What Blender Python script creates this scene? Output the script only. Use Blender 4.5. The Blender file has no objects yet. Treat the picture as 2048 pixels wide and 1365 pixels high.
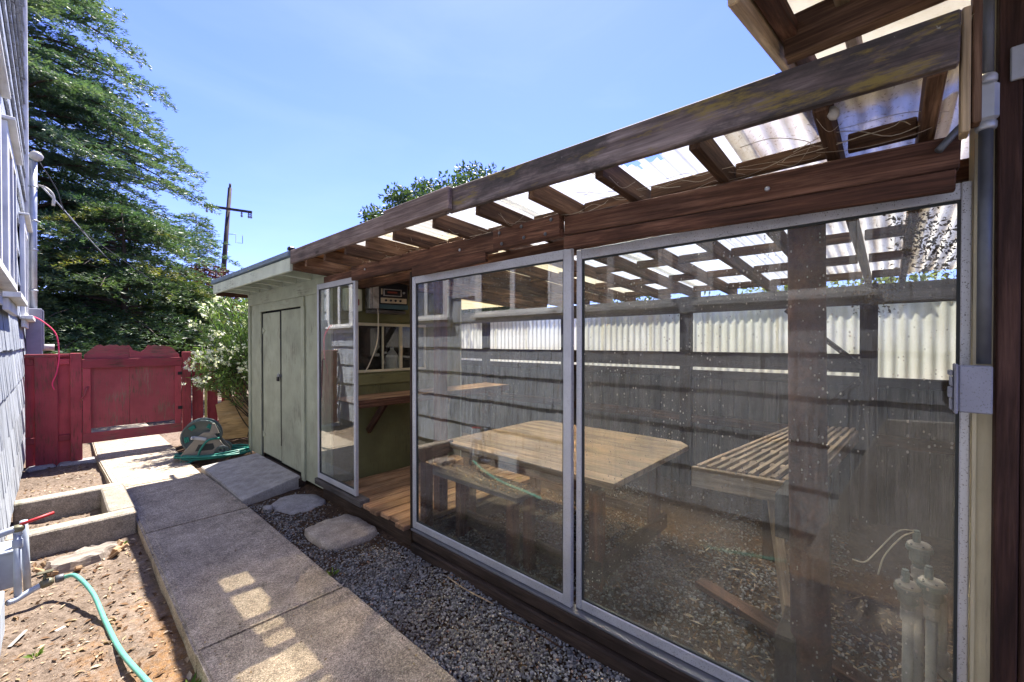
import bpy, bmesh, math, random
import numpy as np
from mathutils import Vector, Matrix, noise as mnoise

rnd = random.Random(7)
rng = np.random.default_rng(11)
scene = bpy.context.scene
COL = scene.collection
R = math.radians

# ------------------------------------------------------------------ camera
CAM_H = 1.65
YAW = 47.8
PITCH = 0.5
cam_d = bpy.data.cameras.new('camera')
cam_d.sensor_width = 36.0
cam_d.sensor_fit = 'HORIZONTAL'
cam_d.lens = 36.0 * 833.0 / 2048.0
cam_d.shift_y = 10.8 / 2048.0
cam_d.clip_start = 0.02
cam_d.clip_end = 2000.0
cam = bpy.data.objects.new('camera', cam_d)
cam.location = (0, 0, CAM_H)
cam.rotation_euler = (R(90 - PITCH), 0, R(-YAW))
COL.objects.link(cam)
scene.camera = cam

# ------------------------------------------------------------------ sky, sun, exposure
SUN = Vector((0.42, 0.36, 1.0)).normalized()
world = bpy.data.worlds.new('World')
scene.world = world
world.use_nodes = True
wn = world.node_tree
for n in list(wn.nodes):
    wn.nodes.remove(n)
w_out = wn.nodes.new('ShaderNodeOutputWorld')
w_bg = wn.nodes.new('ShaderNodeBackground')
w_sky = wn.nodes.new('ShaderNodeTexSky')
w_sky.sky_type = 'NISHITA'
w_sky.sun_disc = False
w_sky.sun_elevation = math.asin(SUN.z)
w_sky.sun_rotation = math.atan2(SUN.x, SUN.y)
w_sky.air_density = 1.0
w_sky.dust_density = 0.3
w_sky.ozone_density = 2.2
w_sky.altitude = 50
w_bg.inputs['Strength'].default_value = 0.15
w_tint = wn.nodes.new('ShaderNodeMix')
w_tint.data_type = 'RGBA'
w_tint.blend_type = 'MULTIPLY'
w_tint.inputs[0].default_value = 1.0
w_tint.inputs[7].default_value = (0.222, 0.23, 0.455, 1.0)
wn.links.new(w_sky.outputs[0], w_tint.inputs[6])
w_tc = wn.nodes.new('ShaderNodeTexCoord')
w_map = wn.nodes.new('ShaderNodeMapping')
w_map.inputs['Scale'].default_value = (1.6, 1.6, 5.0)
w_nz = wn.nodes.new('ShaderNodeTexNoise')
w_nz.inputs['Scale'].default_value = 1.3
w_nz.inputs['Detail'].default_value = 7.0
w_nz.inputs['Roughness'].default_value = 0.55
w_nz.inputs['Distortion'].default_value = 0.6
w_rp = wn.nodes.new('ShaderNodeValToRGB')
w_rp.color_ramp.elements[0].position = 0.42
w_rp.color_ramp.elements[0].color = (0, 0, 0, 1)
w_rp.color_ramp.elements[1].position = 0.78
w_rp.color_ramp.elements[1].color = (0.06, 0.06, 0.06, 1)
w_cl = wn.nodes.new('ShaderNodeMix')
w_cl.data_type = 'RGBA'
w_cl.inputs[7].default_value = (2.0, 2.15, 2.4, 1.0)
wn.links.new(w_tc.outputs['Generated'], w_map.inputs['Vector'])
wn.links.new(w_map.outputs[0], w_nz.inputs['Vector'])
wn.links.new(w_nz.outputs['Fac'], w_rp.inputs[0])
wn.links.new(w_rp.outputs[0], w_cl.inputs[0])
wn.links.new(w_tint.outputs[2], w_cl.inputs[6])
wn.links.new(w_cl.outputs[2], w_bg.inputs['Color'])
wn.links.new(w_bg.outputs[0], w_out.inputs['Surface'])

sun_d = bpy.data.lights.new('sun', 'SUN')
sun_d.energy = 2.9
sun_d.angle = R(0.53)
sun_d.color = (1.0, 0.95, 0.87)
sun = bpy.data.objects.new('sun', sun_d)
sun.rotation_euler = SUN.to_track_quat('Z', 'Y').to_euler()
sun.location = SUN * 40
COL.objects.link(sun)

vs = scene.view_settings
vs.view_transform = 'Standard'
vs.look = 'None'
vs.exposure = 2.5
vs.gamma = 1.0
vs.use_curve_mapping = False
scene.render.engine = 'CYCLES'
cy = scene.cycles
cy.use_denoising = True
try:
    cy.denoiser = 'OPENIMAGEDENOISE'
except Exception:
    pass
cy.max_bounces = 10
cy.diffuse_bounces = 4
cy.glossy_bounces = 4
cy.transmission_bounces = 4
cy.transparent_max_bounces = 24
cy.caustics_reflective = False
cy.caustics_refractive = True
cy.sample_clamp_indirect = 6.0

# ------------------------------------------------------------------ material helpers
class Mat:
    def __init__(s, name):
        s.m = bpy.data.materials.new(name)
        s.m.use_nodes = True
        s.t = s.m.node_tree
        for n in list(s.t.nodes):
            s.t.nodes.remove(n)
        s.out = s.t.nodes.new('ShaderNodeOutputMaterial')
    def put(s, sock, v):
        if isinstance(v, bpy.types.NodeSocket):
            s.t.links.new(v, sock)
        else:
            if hasattr(sock.default_value, '__len__'):
                if not hasattr(v, '__len__'):
                    v = (v,) * len(sock.default_value)
                v = tuple(v)
                if len(sock.default_value) == 4 and len(v) == 3:
                    v = v + (1.0,)
            sock.default_value = v
    def n(s, typ, inp=None, **props):
        nd = s.t.nodes.new('ShaderNode' + typ)
        for k, v in props.items():
            setattr(nd, k, v)
        for k, v in (inp or {}).items():
            s.put(nd.inputs[k], v)
        return nd
    def ramp(s, fac, stops, interp='LINEAR'):
        nd = s.t.nodes.new('ShaderNodeValToRGB')
        nd.color_ramp.interpolation = interp
        el = nd.color_ramp.elements
        while len(el) < len(stops):
            el.new(0.5)
        for e, (p, c) in zip(el, stops):
            e.position = p
            if not hasattr(c, '__len__'):
                c = (c, c, c)
            e.color = tuple(c) + (1.0,)
        s.put(nd.inputs[0], fac)
        return nd.outputs[0]
    def mix(s, fac, a, b, blend='MIX'):
        nd = s.t.nodes.new('ShaderNodeMix')
        nd.data_type = 'RGBA'
        nd.blend_type = blend
        s.put(nd.inputs[0], fac)
        s.put(nd.inputs[6], a)
        s.put(nd.inputs[7], b)
        return nd.outputs[2]
    def math(s, op, a, b=0.0, c=None, clamp=False):
        nd = s.t.nodes.new('ShaderNodeMath')
        nd.operation = op
        nd.use_clamp = clamp
        s.put(nd.inputs[0], a)
        s.put(nd.inputs[1], b)
        if c is not None:
            s.put(nd.inputs[2], c)
        return nd.outputs[0]
    def coords(s, kind='Object', jitter=True):
        tc = s.n('TexCoord').outputs[kind]
        if not jitter:
            return tc
        oi = s.n('ObjectInfo').outputs['Random']
        k = s.math('MULTIPLY', oi, 53.0)
        nd = s.n('VectorMath', {0: tc, 1: k}, operation='ADD')
        return nd.outputs[0]
    def scaled(s, vec, sc):
        return s.n('Mapping', {'Vector': vec, 'Scale': sc}).outputs[0]
    def noise(s, vec, scale=5, detail=4, rough=0.55, dist=0.0):
        return s.n('TexNoise', {'Vector': vec, 'Scale': scale, 'Detail': detail, 'Roughness': rough, 'Distortion': dist}).outputs['Fac']
    def bump(s, h, strength=0.3, dist=0.01, normal=None):
        d = {'Height': h, 'Strength': strength, 'Distance': dist}
        if normal is not None:
            d['Normal'] = normal
        return s.n('Bump', d).outputs[0]
    def pbr(s, color, rough=0.7, metal=0.0, normal=None, spec=0.4):
        d = {'Base Color': color, 'Roughness': rough, 'Metallic': metal, 'Specular IOR Level': spec}
        if normal is not None:
            d['Normal'] = normal
        return s.n('BsdfPrincipled', d).outputs[0]
    def done(s, shader):
        s.t.links.new(shader, s.out.inputs['Surface'])
        return s.m


def wood(name, cols, rough=0.78, bump=0.35, var=0.25, paint=None, wear=0.5, lichen=False, knots=False, spec=0.25):
    """Grain runs along local X. paint: colour laid over the wood, worn away by noise."""
    k = Mat(name)
    v = k.coords()
    big = k.noise(k.scaled(v, (1.2, 15, 15)), 1.0, 6, 0.62, 0.6)
    fine = k.noise(k.scaled(v, (5, 130, 130)), 1.0, 3, 0.6)
    blot = k.noise(k.scaled(v, (2.2, 5, 5)), 1.0, 4, 0.6)
    mid = k.noise(k.scaled(v, (2.2, 48, 48)), 1.0, 6, 0.68, 0.8)
    c = k.ramp(k.math('ADD', k.math('MULTIPLY', big, 0.55), k.math('MULTIPLY', mid, 0.45)), [(0.34, cols[0]), (0.5, cols[1]), (0.66, cols[2])])
    c = k.mix(1.0, c, k.ramp(fine, [(0.3, 0.68), (0.65, 1.12)]), 'MULTIPLY')
    c = k.mix(1.0, c, k.ramp(blot, [(0.3, 0.5), (0.62, 1.15)]), 'MULTIPLY')
    if knots:
        vo = k.n('TexVoronoi', {'Vector': k.scaled(v, (2.3, 9, 9)), 'Scale': 1.0}).outputs['Distance']
        c = k.mix(k.ramp(vo, [(0.05, 0.75), (0.13, 0.0)]), c, tuple(x * 0.3 for x in cols[0]))
    if paint is not None:
        m = k.math('ADD', k.math('MULTIPLY', k.noise(k.scaled(v, (7.0, 60, 60)), 1.0, 8, 0.7), 0.6), k.math('MULTIPLY', k.noise(v, 2.6, 5, 0.6), 0.4))
        mask = k.ramp(m, [(wear - 0.05, 0.0), (wear + 0.06, 1.0)])
        pc = k.mix(1.0, paint, k.ramp(k.noise(v, 3.5, 5), [(0.25, 0.72), (0.7, 1.12)]), 'MULTIPLY')
        c = k.mix(mask, c, pc)
    if lichen:
        l1 = k.noise(k.scaled(v, (2.5, 6, 6)), 1.0, 6, 0.7)
        c = k.mix(k.ramp(l1, [(0.45, 0.0), (0.58, 0.85)]), c, (0.045, 0.04, 0.036))
        l2 = k.noise(k.scaled(v, (3.0, 12, 12)), 1.7, 6, 0.7)
        c = k.mix(k.ramp(l2, [(0.55, 0.0), (0.66, 0.8)]), c, (0.23, 0.17, 0.04))
        l3 = k.noise(v, 24, 5, 0.75)
        c = k.mix(k.ramp(l3, [(0.66, 0.0), (0.71, 0.75)]), c, (0.34, 0.34, 0.29))
    oi = k.n('ObjectInfo').outputs['Random']
    vv = k.math('MULTIPLY_ADD', oi, 2 * var, 1.0 - var)
    c = k.mix(1.0, c, k.n('CombineColor', {0: vv, 1: vv, 2: vv}).outputs[0], 'MULTIPLY')
    h = k.math('ADD', k.math('MULTIPLY', fine, 0.6), k.math('ADD', big, mid))
    return k.done(k.pbr(c, rough, normal=k.bump(h, bump, 0.006), spec=spec))


def plain(name, color, rough=0.5, metal=0.0, vary=0.15, scale=8.0, bump=0.0, speck=None, spec=0.4):
    k = Mat(name)
    v = k.coords()
    nz = k.noise(v, scale, 6, 0.6)
    c = k.mix(1.0, color, k.ramp(nz, [(0.3, 1.0 - vary), (0.7, 1.0 + vary)]), 'MULTIPLY')
    if speck:
        sp = k.noise(v, 220, 2, 0.5)
        c = k.mix(k.ramp(sp, [(0.62, 0.0), (0.68, 0.8)]), c, speck)
    nrm = k.bump(nz, bump, 0.004) if bump else None
    return k.done(k.pbr(c, k.ramp(nz, [(0.3, max(0.02, rough - 0.08)), (0.7, min(1, rough + 0.1))]), metal, nrm, spec))


def leaf_mat(name, stops, trans=0.35, gloss=0.12):
    k = Mat(name)
    a = k.n('Attribute', attribute_name='rnd').outputs['Fac']
    c = k.ramp(a, stops)
    d = k.n('BsdfDiffuse', {'Color': c}).outputs[0]
    t = k.n('BsdfTranslucent', {'Color': k.mix(1.0, c, (1.25, 1.35, 0.7, 1), 'MULTIPLY')}).outputs[0]
    g = k.n('BsdfGlossy', {'Color': (1, 1, 1), 'Roughness': 0.42}).outputs[0]
    m1 = k.n('MixShader', {0: trans, 1: d, 2: t}).outputs[0]
    fr = k.n('LayerWeight', {'Blend': 0.25}).outputs['Facing']
    m2 = k.n('MixShader', {0: k.math('MULTIPLY', fr, gloss), 1: m1, 2: g}).outputs[0]
    return k.done(m2)


M = {}
M['redwood'] = wood('redwood_stained', [(0.022, 0.012, 0.008), (0.095, 0.042, 0.025), (0.26, 0.135, 0.085)], knots=True)
M['rafter'] = wood('rafter_timber', [(0.035, 0.019, 0.012), (0.12, 0.064, 0.036), (0.28, 0.17, 0.10)])
M['fascia'] = wood('fascia_weathered', [(0.07, 0.052, 0.046), (0.17, 0.13, 0.117), (0.34, 0.28, 0.255)], lichen=True, var=0.08)
M['fascia_clean'] = wood('fascia_bare', [(0.09, 0.062, 0.05), (0.21, 0.152, 0.128), (0.36, 0.29, 0.25)], knots=True, var=0.1)
M['plyceil'] = wood('orange_plywood', [(0.2, 0.07, 0.02), (0.36, 0.15, 0.045), (0.46, 0.23, 0.09)])
M['deck'] = wood('deck_boards', [(0.16, 0.085, 0.045), (0.32, 0.19, 0.11), (0.44, 0.29, 0.18)], var=0.2)
M['tabletop'] = wood('table_wood', [(0.22, 0.15, 0.095), (0.36, 0.255, 0.165), (0.47, 0.35, 0.24)], var=0.1)
M['paletrim'] = wood('pale_timber', [(0.3, 0.21, 0.11), (0.45, 0.33, 0.19), (0.56, 0.44, 0.28)], var=0.08)
M['darkwood'] = wood('dark_timber', [(0.02, 0.014, 0.011), (0.045, 0.03, 0.022), (0.085, 0.058, 0.045)])
M['greywood'] = wood('grey_weathered_boards', [(0.05, 0.045, 0.042), (0.10, 0.09, 0.085), (0.17, 0.155, 0.145)])
M['brownsiding'] = wood('brown_rough_siding', [(0.018, 0.008, 0.006), (0.045, 0.021, 0.015), (0.10, 0.052, 0.038)], bump=0.8)
M['postwood'] = wood('post_stained', [(0.05, 0.019, 0.012), (0.10, 0.04, 0.024), (0.165, 0.072, 0.045)])
M['red'] = wood('red_fence_paint', [(0.10, 0.04, 0.03), (0.16, 0.07, 0.05), (0.24, 0.12, 0.09)], paint=(0.34, 0.06, 0.072), wear=0.43, bump=0.6, var=0.3)
M['redworn'] = wood('red_gate_paint', [(0.16, 0.07, 0.05), (0.24, 0.12, 0.09), (0.3, 0.2, 0.16)], paint=(0.36, 0.078, 0.088), wear=0.445, bump=0.6, var=0.08)
M['green'] = wood('sage_shed_paint', [(0.16, 0.15, 0.11), (0.27, 0.26, 0.19), (0.38, 0.365, 0.28)], paint=(0.37, 0.39, 0.285), wear=0.41, bump=0.35, var=0.07)
M['greentrim'] = wood('sage_trim_paint', [(0.10, 0.10, 0.07), (0.2, 0.19, 0.15), (0.3, 0.29, 0.24)], paint=(0.55, 0.59, 0.47), wear=0.40, var=0.05)
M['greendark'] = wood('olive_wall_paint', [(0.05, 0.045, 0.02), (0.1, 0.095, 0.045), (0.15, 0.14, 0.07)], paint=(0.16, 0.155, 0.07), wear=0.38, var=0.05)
M['yellowbatten'] = wood('yellow_green_batten', [(0.3, 0.26, 0.1), (0.42, 0.38, 0.16), (0.5, 0.46, 0.22)], paint=(0.52, 0.48, 0.17), wear=0.38)
M['creamtrim'] = wood('cream_paint', [(0.3, 0.26, 0.18), (0.42, 0.37, 0.26), (0.5, 0.45, 0.34)], paint=(0.56, 0.51, 0.36), wear=0.36, var=0.04)
M['whitetrim'] = wood('white_window_paint', [(0.35, 0.33, 0.29), (0.5, 0.48, 0.43), (0.6, 0.58, 0.52)], paint=(0.74, 0.73, 0.69), wear=0.38, var=0.04)
M['plywood'] = wood('leaning_plywood', [(0.4, 0.24, 0.1), (0.55, 0.36, 0.17), (0.62, 0.44, 0.25)], knots=True)
M['alu'] = plain('aluminium_frame', (0.50, 0.51, 0.54), 0.42, 0.35, 0.1, 6, speck=(0.08, 0.06, 0.05))
M['alugrey'] = plain('aluminium_edge', (0.16, 0.165, 0.18), 0.5, 0.4, 0.1)
M['galv'] = plain('galvanised_conduit', (0.42, 0.44, 0.47), 0.45, 0.5, 0.15, 10)
M['steel'] = plain('grey_steel', (0.12, 0.13, 0.145), 0.5, 0.5, 0.2, 12)
M['stumptop'] = wood('stump_wood', [(0.16, 0.125, 0.10), (0.30, 0.25, 0.21), (0.44, 0.38, 0.33)])
M['splinter'] = wood('rotten_wood', [(0.22, 0.12, 0.06), (0.42, 0.27, 0.15), (0.58, 0.44, 0.29)])
M['greypaint'] = plain('grey_metal_paint', (0.25, 0.26, 0.31), 0.5, 0.0, 0.12, 9, speck=(0.15, 0.15, 0.16))
M['bluegrey'] = plain('blue_grey_pipe_paint', (0.40, 0.45, 0.53), 0.45, 0.0, 0.14, 14)
M['darkbox'] = plain('recess_shade', (0.012, 0.012, 0.012), 0.9)  # near-black colour standing for shade at door joints and behind openings
M['blackmetal'] = plain('black_metal', (0.02, 0.02, 0.022), 0.5, 0.3)
M['pvc'] = plain('white_pvc', (0.42, 0.39, 0.34), 0.4, 0, 0.2, 12)
M['valvegreen'] = plain('valve_plastic', (0.17, 0.21, 0.19), 0.45, 0, 0.2, 12)
M['hose'] = plain('green_hose', (0.12, 0.37, 0.28), 0.42, 0, 0.12, 20)
M['hosedark'] = plain('green_reel_hose', (0.012, 0.17, 0.13), 0.4, 0, 0.2, 20)
M['reelbeige'] = plain('beige_plastic', (0.25, 0.225, 0.18), 0.5, 0, 0.1, 10)
M['reelgrey'] = plain('grey_green_plastic', (0.075, 0.095, 0.09), 0.45, 0, 0.12, 10)
M['crank'] = plain('crank_plastic', (0.42, 0.44, 0.47), 0.4)
M['rubber'] = plain('dark_rubber', (0.03, 0.035, 0.035), 0.7)
M['redplastic'] = plain('red_handle', (0.5, 0.03, 0.035), 0.4)
M['pink'] = plain('pink_string', (0.75, 0.05, 0.14), 0.7)
M['brass'] = plain('old_brass', (0.16, 0.15, 0.10), 0.5, 0.5, 0.3, 20)
M['wire'] = plain('dark_wire', (0.03, 0.03, 0.035), 0.6)
M['paleline'] = plain('pale_cord', (0.55, 0.48, 0.36), 0.8)
M['radioblack'] = plain('radio_black', (0.015, 0.016, 0.02), 0.45)
M['radioblue'] = plain('radio_teal', (0.05, 0.10, 0.115), 0.5)
M['radiocream'] = plain('radio_cream', (0.5, 0.42, 0.29), 0.5)
M['radiosilver'] = plain('radio_silver', (0.45, 0.45, 0.44), 0.35, 0.6, 0.4, 14)
M['radiored'] = plain('radio_dial', (0.25, 0.05, 0.03), 0.4)
M['jug'] = plain('milky_jug', (0.5, 0.5, 0.48), 0.5)
M['roofedge'] = plain('blue_grey_roofing', (0.16, 0.215, 0.27), 0.55, 0.2, 0.15, 5)
M['barkdark'] = plain('tree_bark', (0.06, 0.045, 0.033), 0.9, 0, 0.35, 7, bump=0.6)
M['polewood'] = plain('pole_wood', (0.055, 0.04, 0.032), 0.9, 0, 0.3, 4)
M['cobweb'] = plain('dusty_cobweb', (0.42, 0.36, 0.27), 0.95)
M['drydebris'] = leaf_mat('dry_debris', [(0.0, (0.045, 0.028, 0.016)), (0.5, (0.14, 0.09, 0.05)), (1.0, (0.42, 0.32, 0.19))], 0.2, 0.0)
M['litter'] = leaf_mat('leaf_litter', [(0.0, (0.07, 0.04, 0.025)), (0.45, (0.2, 0.12, 0.07)), (0.75, (0.4, 0.29, 0.18)), (1.0, (0.55, 0.46, 0.36))], 0.1, 0.0)
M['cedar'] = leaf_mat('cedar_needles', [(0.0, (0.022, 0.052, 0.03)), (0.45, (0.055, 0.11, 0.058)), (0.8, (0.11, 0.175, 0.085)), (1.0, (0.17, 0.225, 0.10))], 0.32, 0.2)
M['cedarlow'] = leaf_mat('shrub_conifer_needles', [(0.0, (0.018, 0.045, 0.022)), (0.5, (0.05, 0.095, 0.04)), (0.85, (0.10, 0.15, 0.055)), (1.0, (0.30, 0.28, 0.05))], 0.3, 0.15)
M['oak'] = leaf_mat('oak_leaves', [(0.0, (0.02, 0.042, 0.013)), (0.5, (0.055, 0.095, 0.028)), (1.0, (0.11, 0.15, 0.05))], 0.3, 0.25)
M['plum'] = leaf_mat('purple_leaves', [(0.0, (0.03, 0.008, 0.014)), (0.6, (0.075, 0.018, 0.03)), (1.0, (0.14, 0.045, 0.05))], 0.3, 0.15)
M['oleander'] = leaf_mat('oleander_leaves', [(0.0, (0.03, 0.075, 0.02)), (0.5, (0.085, 0.17, 0.045)), (1.0, (0.2, 0.27, 0.08))], 0.35, 0.25)
M['blossom'] = leaf_mat('white_blossom', [(0.0, (0.75, 0.73, 0.60)), (1.0, (0.85, 0.85, 0.80))], 0.35, 0.0)
M['yellowbush'] = leaf_mat('yellow_green_leaves', [(0.0, (0.05, 0.08, 0.015)), (0.5, (0.15, 0.19, 0.03)), (1.0, (0.36, 0.34, 0.05))], 0.45, 0.15)
M['weed'] = leaf_mat('weed_leaves', [(0.0, (0.06, 0.13, 0.025)), (1.0, (0.2, 0.27, 0.06))], 0.35, 0.1)


def concrete(name, base, dark, speck=0.6, moss=False, crack=False, rough=0.85):
    k = Mat(name)
    v = k.coords('Object')
    big = k.noise(v, 1.6, 6, 0.65)
    mid = k.noise(v, 9, 5, 0.6)
    fine = k.noise(v, 150, 3, 0.6)
    c = k.mix(k.ramp(big, [(0.32, 1.0), (0.66, 0.0)]), base, dark)
    c = k.mix(1.0, c, k.ramp(mid, [(0.3, 0.70), (0.7, 1.18)]), 'MULTIPLY')
    gr = k.noise(v, 55, 4, 0.75)
    c = k.mix(1.0, c, k.ramp(gr, [(0.33, 1.0 - 0.5 * speck), (0.5, 1.0), (0.67, 1.0 + 0.6 * speck)]), 'MULTIPLY')
    c = k.mix(1.0, c, k.ramp(fine, [(0.36, 1.0 - 0.62 * speck), (0.5, 1.0), (0.66, 1.0 + 0.9 * speck)]), 'MULTIPLY')
    vo = k.n('TexVoronoi', {'Vector': v, 'Scale': 70.0}).outputs['Distance']
    c = k.mix(k.ramp(vo, [(0.16, 0.55 * speck), (0.28, 0.0)]), c, tuple(min(0.8, x * 1.9) for x in base))
    if moss:
        mo = k.noise(v, 4.0, 6, 0.72)
        c = k.mix(k.ramp(mo, [(0.6, 0.0), (0.72, 0.6)]), c, (0.075, 0.07, 0.03))
    h = k.math('ADD', fine, k.math('MULTIPLY', mid, 1.5))
    return k.done(k.pbr(c, rough, normal=k.bump(h, 0.5, 0.004), spec=0.25))

M['path'] = concrete('path_concrete', (0.45, 0.375, 0.29), (0.24, 0.20, 0.155), 0.8, moss=True)
M['ramp'] = concrete('ramp_concrete', (0.47, 0.44, 0.405), (0.34, 0.315, 0.285), 0.25)
M['planter'] = concrete('planter_concrete', (0.34, 0.30, 0.245), (0.21, 0.18, 0.14), 0.5, moss=True)
M['stepstone'] = concrete('step_stone', (0.45, 0.39, 0.31), (0.30, 0.25, 0.20), 0.45, moss=True)
M['stepgrey'] = concrete('grey_step_stone', (0.40, 0.385, 0.375), (0.27, 0.255, 0.25), 0.3)
M['foundation'] = concrete('house_foundation', (0.3, 0.28, 0.25), (0.2, 0.18, 0.16), 0.4)


def soil_mat(name, orange=True, dark=False):
    k = Mat(name)
    v = k.coords('Object', jitter=False)
    a = k.noise(v, 3.0, 7, 0.68)
    b = k.noise(v, 28, 6, 0.7)
    f = k.noise(v, 140, 4, 0.65)
    if dark:
        c = k.ramp(b, [(0.28, (0.028, 0.02, 0.015)), (0.5, (0.085, 0.055, 0.036)), (0.72, (0.16, 0.105, 0.065))])
    else:
        c = k.ramp(b, [(0.28, (0.085, 0.062, 0.046)), (0.48, (0.185, 0.138, 0.104)), (0.72, (0.30, 0.235, 0.185))])
    c = k.mix(1.0, c, k.ramp(f, [(0.3, 0.55), (0.52, 1.0), (0.72, 1.35)]), 'MULTIPLY')
    c = k.mix(1.0, c, k.ramp(a, [(0.3, 0.75), (0.7, 1.12)]), 'MULTIPLY')
    if orange:
        sx = k.n('SeparateXYZ', {0: v})
        gx = k.n('MapRange', {'Value': sx.outputs[1], 'From Min': 4.9, 'From Max': 2.9, 'To Min': -0.2, 'To Max': 0.15}).outputs[0]
        g2 = k.n('MapRange', {'Value': sx.outputs[0], 'From Min': -0.1, 'From Max': 0.4, 'To Min': -0.12, 'To Max': 0.06}).outputs[0]
        o = k.math('ADD', k.noise(v, 4.5, 7, 0.72), k.math('ADD', gx, g2))
        m = k.ramp(o, [(0.52, 0.0), (0.68, 0.7)])
        m = k.math('MULTIPLY', m, k.ramp(k.noise(v, 45, 4), [(0.35, 0.25), (0.6, 1.0)]))
        c = k.mix(m, c, k.ramp(f, [(0.3, (0.16, 0.07, 0.02)), (0.7, (0.34, 0.175, 0.055))]))
    h = k.math('ADD', b, k.math('MULTIPLY', f, 0.6))
    return k.done(k.pbr(c, 0.95, normal=k.bump(h, 0.9, 0.012), spec=0.15))

M['soil'] = soil_mat('dry_soil')
M['soilfar'] = soil_mat('far_soil', orange=False)
M['darksoil'] = soil_mat('dark_soil', orange=False, dark=True)

# gravel stones
k = Mat('gravel_stone')
a = k.n('Attribute', attribute_name='rnd').outputs['Fac']
v = k.coords('Object', jitter=False)
c = k.ramp(a, [(0.0, (0.06, 0.06, 0.061)), (0.5, (0.185, 0.183, 0.18)), (0.88, (0.39, 0.385, 0.375)), (0.95, (0.36, 0.33, 0.27)), (1.0, (0.33, 0.17, 0.10))])
c = k.mix(1.0, c, k.ramp(k.noise(v, 160, 3), [(0.3, 0.7), (0.7, 1.2)]), 'MULTIPLY')
c = k.mix(k.ramp(k.noise(v, 2.2, 5), [(0.42, 0.0), (0.68, 0.5)]), c, (0.14, 0.11, 0.08))
M['gravel'] = k.done(k.pbr(c, 0.75, spec=0.3))

# shake siding of the house: grooves run along local Z
k = Mat('house_shake_paint')
v = k.coords()
st = k.noise(k.scaled(v, (75, 20, 1.6)), 1.0, 4, 0.6)
bl = k.noise(k.scaled(v, (4, 4, 2)), 1.0, 5, 0.65)
wr = k.noise(k.scaled(v, (30, 10, 2.2)), 1.0, 6, 0.7)
c = k.ramp(st, [(0.25, (0.30, 0.33, 0.38)), (0.5, (0.44, 0.475, 0.53)), (0.75, (0.54, 0.575, 0.62))])
c = k.mix(1.0, c, k.ramp(bl, [(0.3, 0.78), (0.7, 1.12)]), 'MULTIPLY')
c = k.mix(k.ramp(wr, [(0.54, 0.0), (0.64, 0.8)]), c, (0.10, 0.085, 0.08))
oi = k.math('MULTIPLY_ADD', k.n('ObjectInfo').outputs['Random'], 0.2, 0.9)
c = k.mix(1.0, c, k.n('CombineColor', {0: oi, 1: oi, 2: oi}).outputs[0], 'MULTIPLY')
M['shake'] = k.done(k.pbr(c, 0.75, normal=k.bump(k.math('ADD', st, wr), 1.0, 0.02), spec=0.25))


def glass(name, dust=0.10, specks=True, tint=(0.94, 0.965, 0.95), gain=1.2, big=False):
    k = Mat(name)
    v = k.coords()
    lw = k.n('LayerWeight', {'Blend': 0.5}).outputs['Facing']
    fr = k.math('MULTIPLY_ADD', k.math('POWER', lw, 4.0), 0.9, 0.045 * gain, clamp=True)
    cloud = k.noise(v, 1.3, 6, 0.62, 0.5)
    smear = k.noise(k.scaled(v, (3, 3, 0.8)), 1.0, 6, 0.7, 1.2)
    streak = k.noise(k.scaled(v, (60, 60, 0.9)), 1.0, 4, 0.65)
    d = k.ramp(cloud, [(0.35, dust * 0.15), (0.55, dust * 0.7), (0.75, dust * 2.2)])
    d = k.math('ADD', d, k.ramp(smear, [(0.5, 0.0), (0.72, dust * 1.1)]))
    d = k.math('ADD', d, k.math('MULTIPLY', k.ramp(streak, [(0.5, 0.0), (0.8, dust * 2.0)]), k.ramp(k.noise(v, 2.1, 3), [(0.4, 0.0), (0.65, 1.0)])))
    if specks:
        vo = k.n('TexVoronoi', {'Vector': k.scaled(v, (75, 75, 48) if big else (120, 120, 80)), 'Scale': 1.0})
        sel = k.n('SeparateColor', {0: vo.outputs['Color']}).outputs[0]
        sz = k.math('LESS_THAN', vo.outputs['Distance'], k.math('MULTIPLY', k.math('POWER', sel, 4.0 if big else 6.0), 0.30 if big else 0.34))
        dens = k.ramp(k.noise(v, 3.1, 4), [(0.36 if big else 0.42, 0.0), (0.62, 0.7 if big else 0.55)])
        d = k.math('ADD', d, k.math('MULTIPLY', sz, dens), clamp=True)
    dc = (0.60, 0.56, 0.48)
    df = k.n('BsdfDiffuse', {'Color': dc}).outputs[0]
    tl = k.n('BsdfTranslucent', {'Color': dc}).outputs[0]
    du = k.n('MixShader', {0: 0.45, 1: df, 2: tl}).outputs[0]
    tr = k.n('BsdfTransparent', {'Color': tint}).outputs[0]
    gl = k.n('BsdfGlossy', {'Color': (1, 1, 1), 'Roughness': 0.0}).outputs[0]
    a = k.n('MixShader', {0: fr, 1: tr, 2: gl}).outputs[0]
    b = k.n('MixShader', {0: d, 1: a, 2: du}).outputs[0]
    return k.done(b)

M['glass'] = glass('dusty_glass', 0.04, gain=1.7)
M['glassdirty'] = glass('dirty_glass', 0.085, gain=0.72, big=True)
M['windowglass'] = glass('window_glass', 0.04, False)


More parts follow.
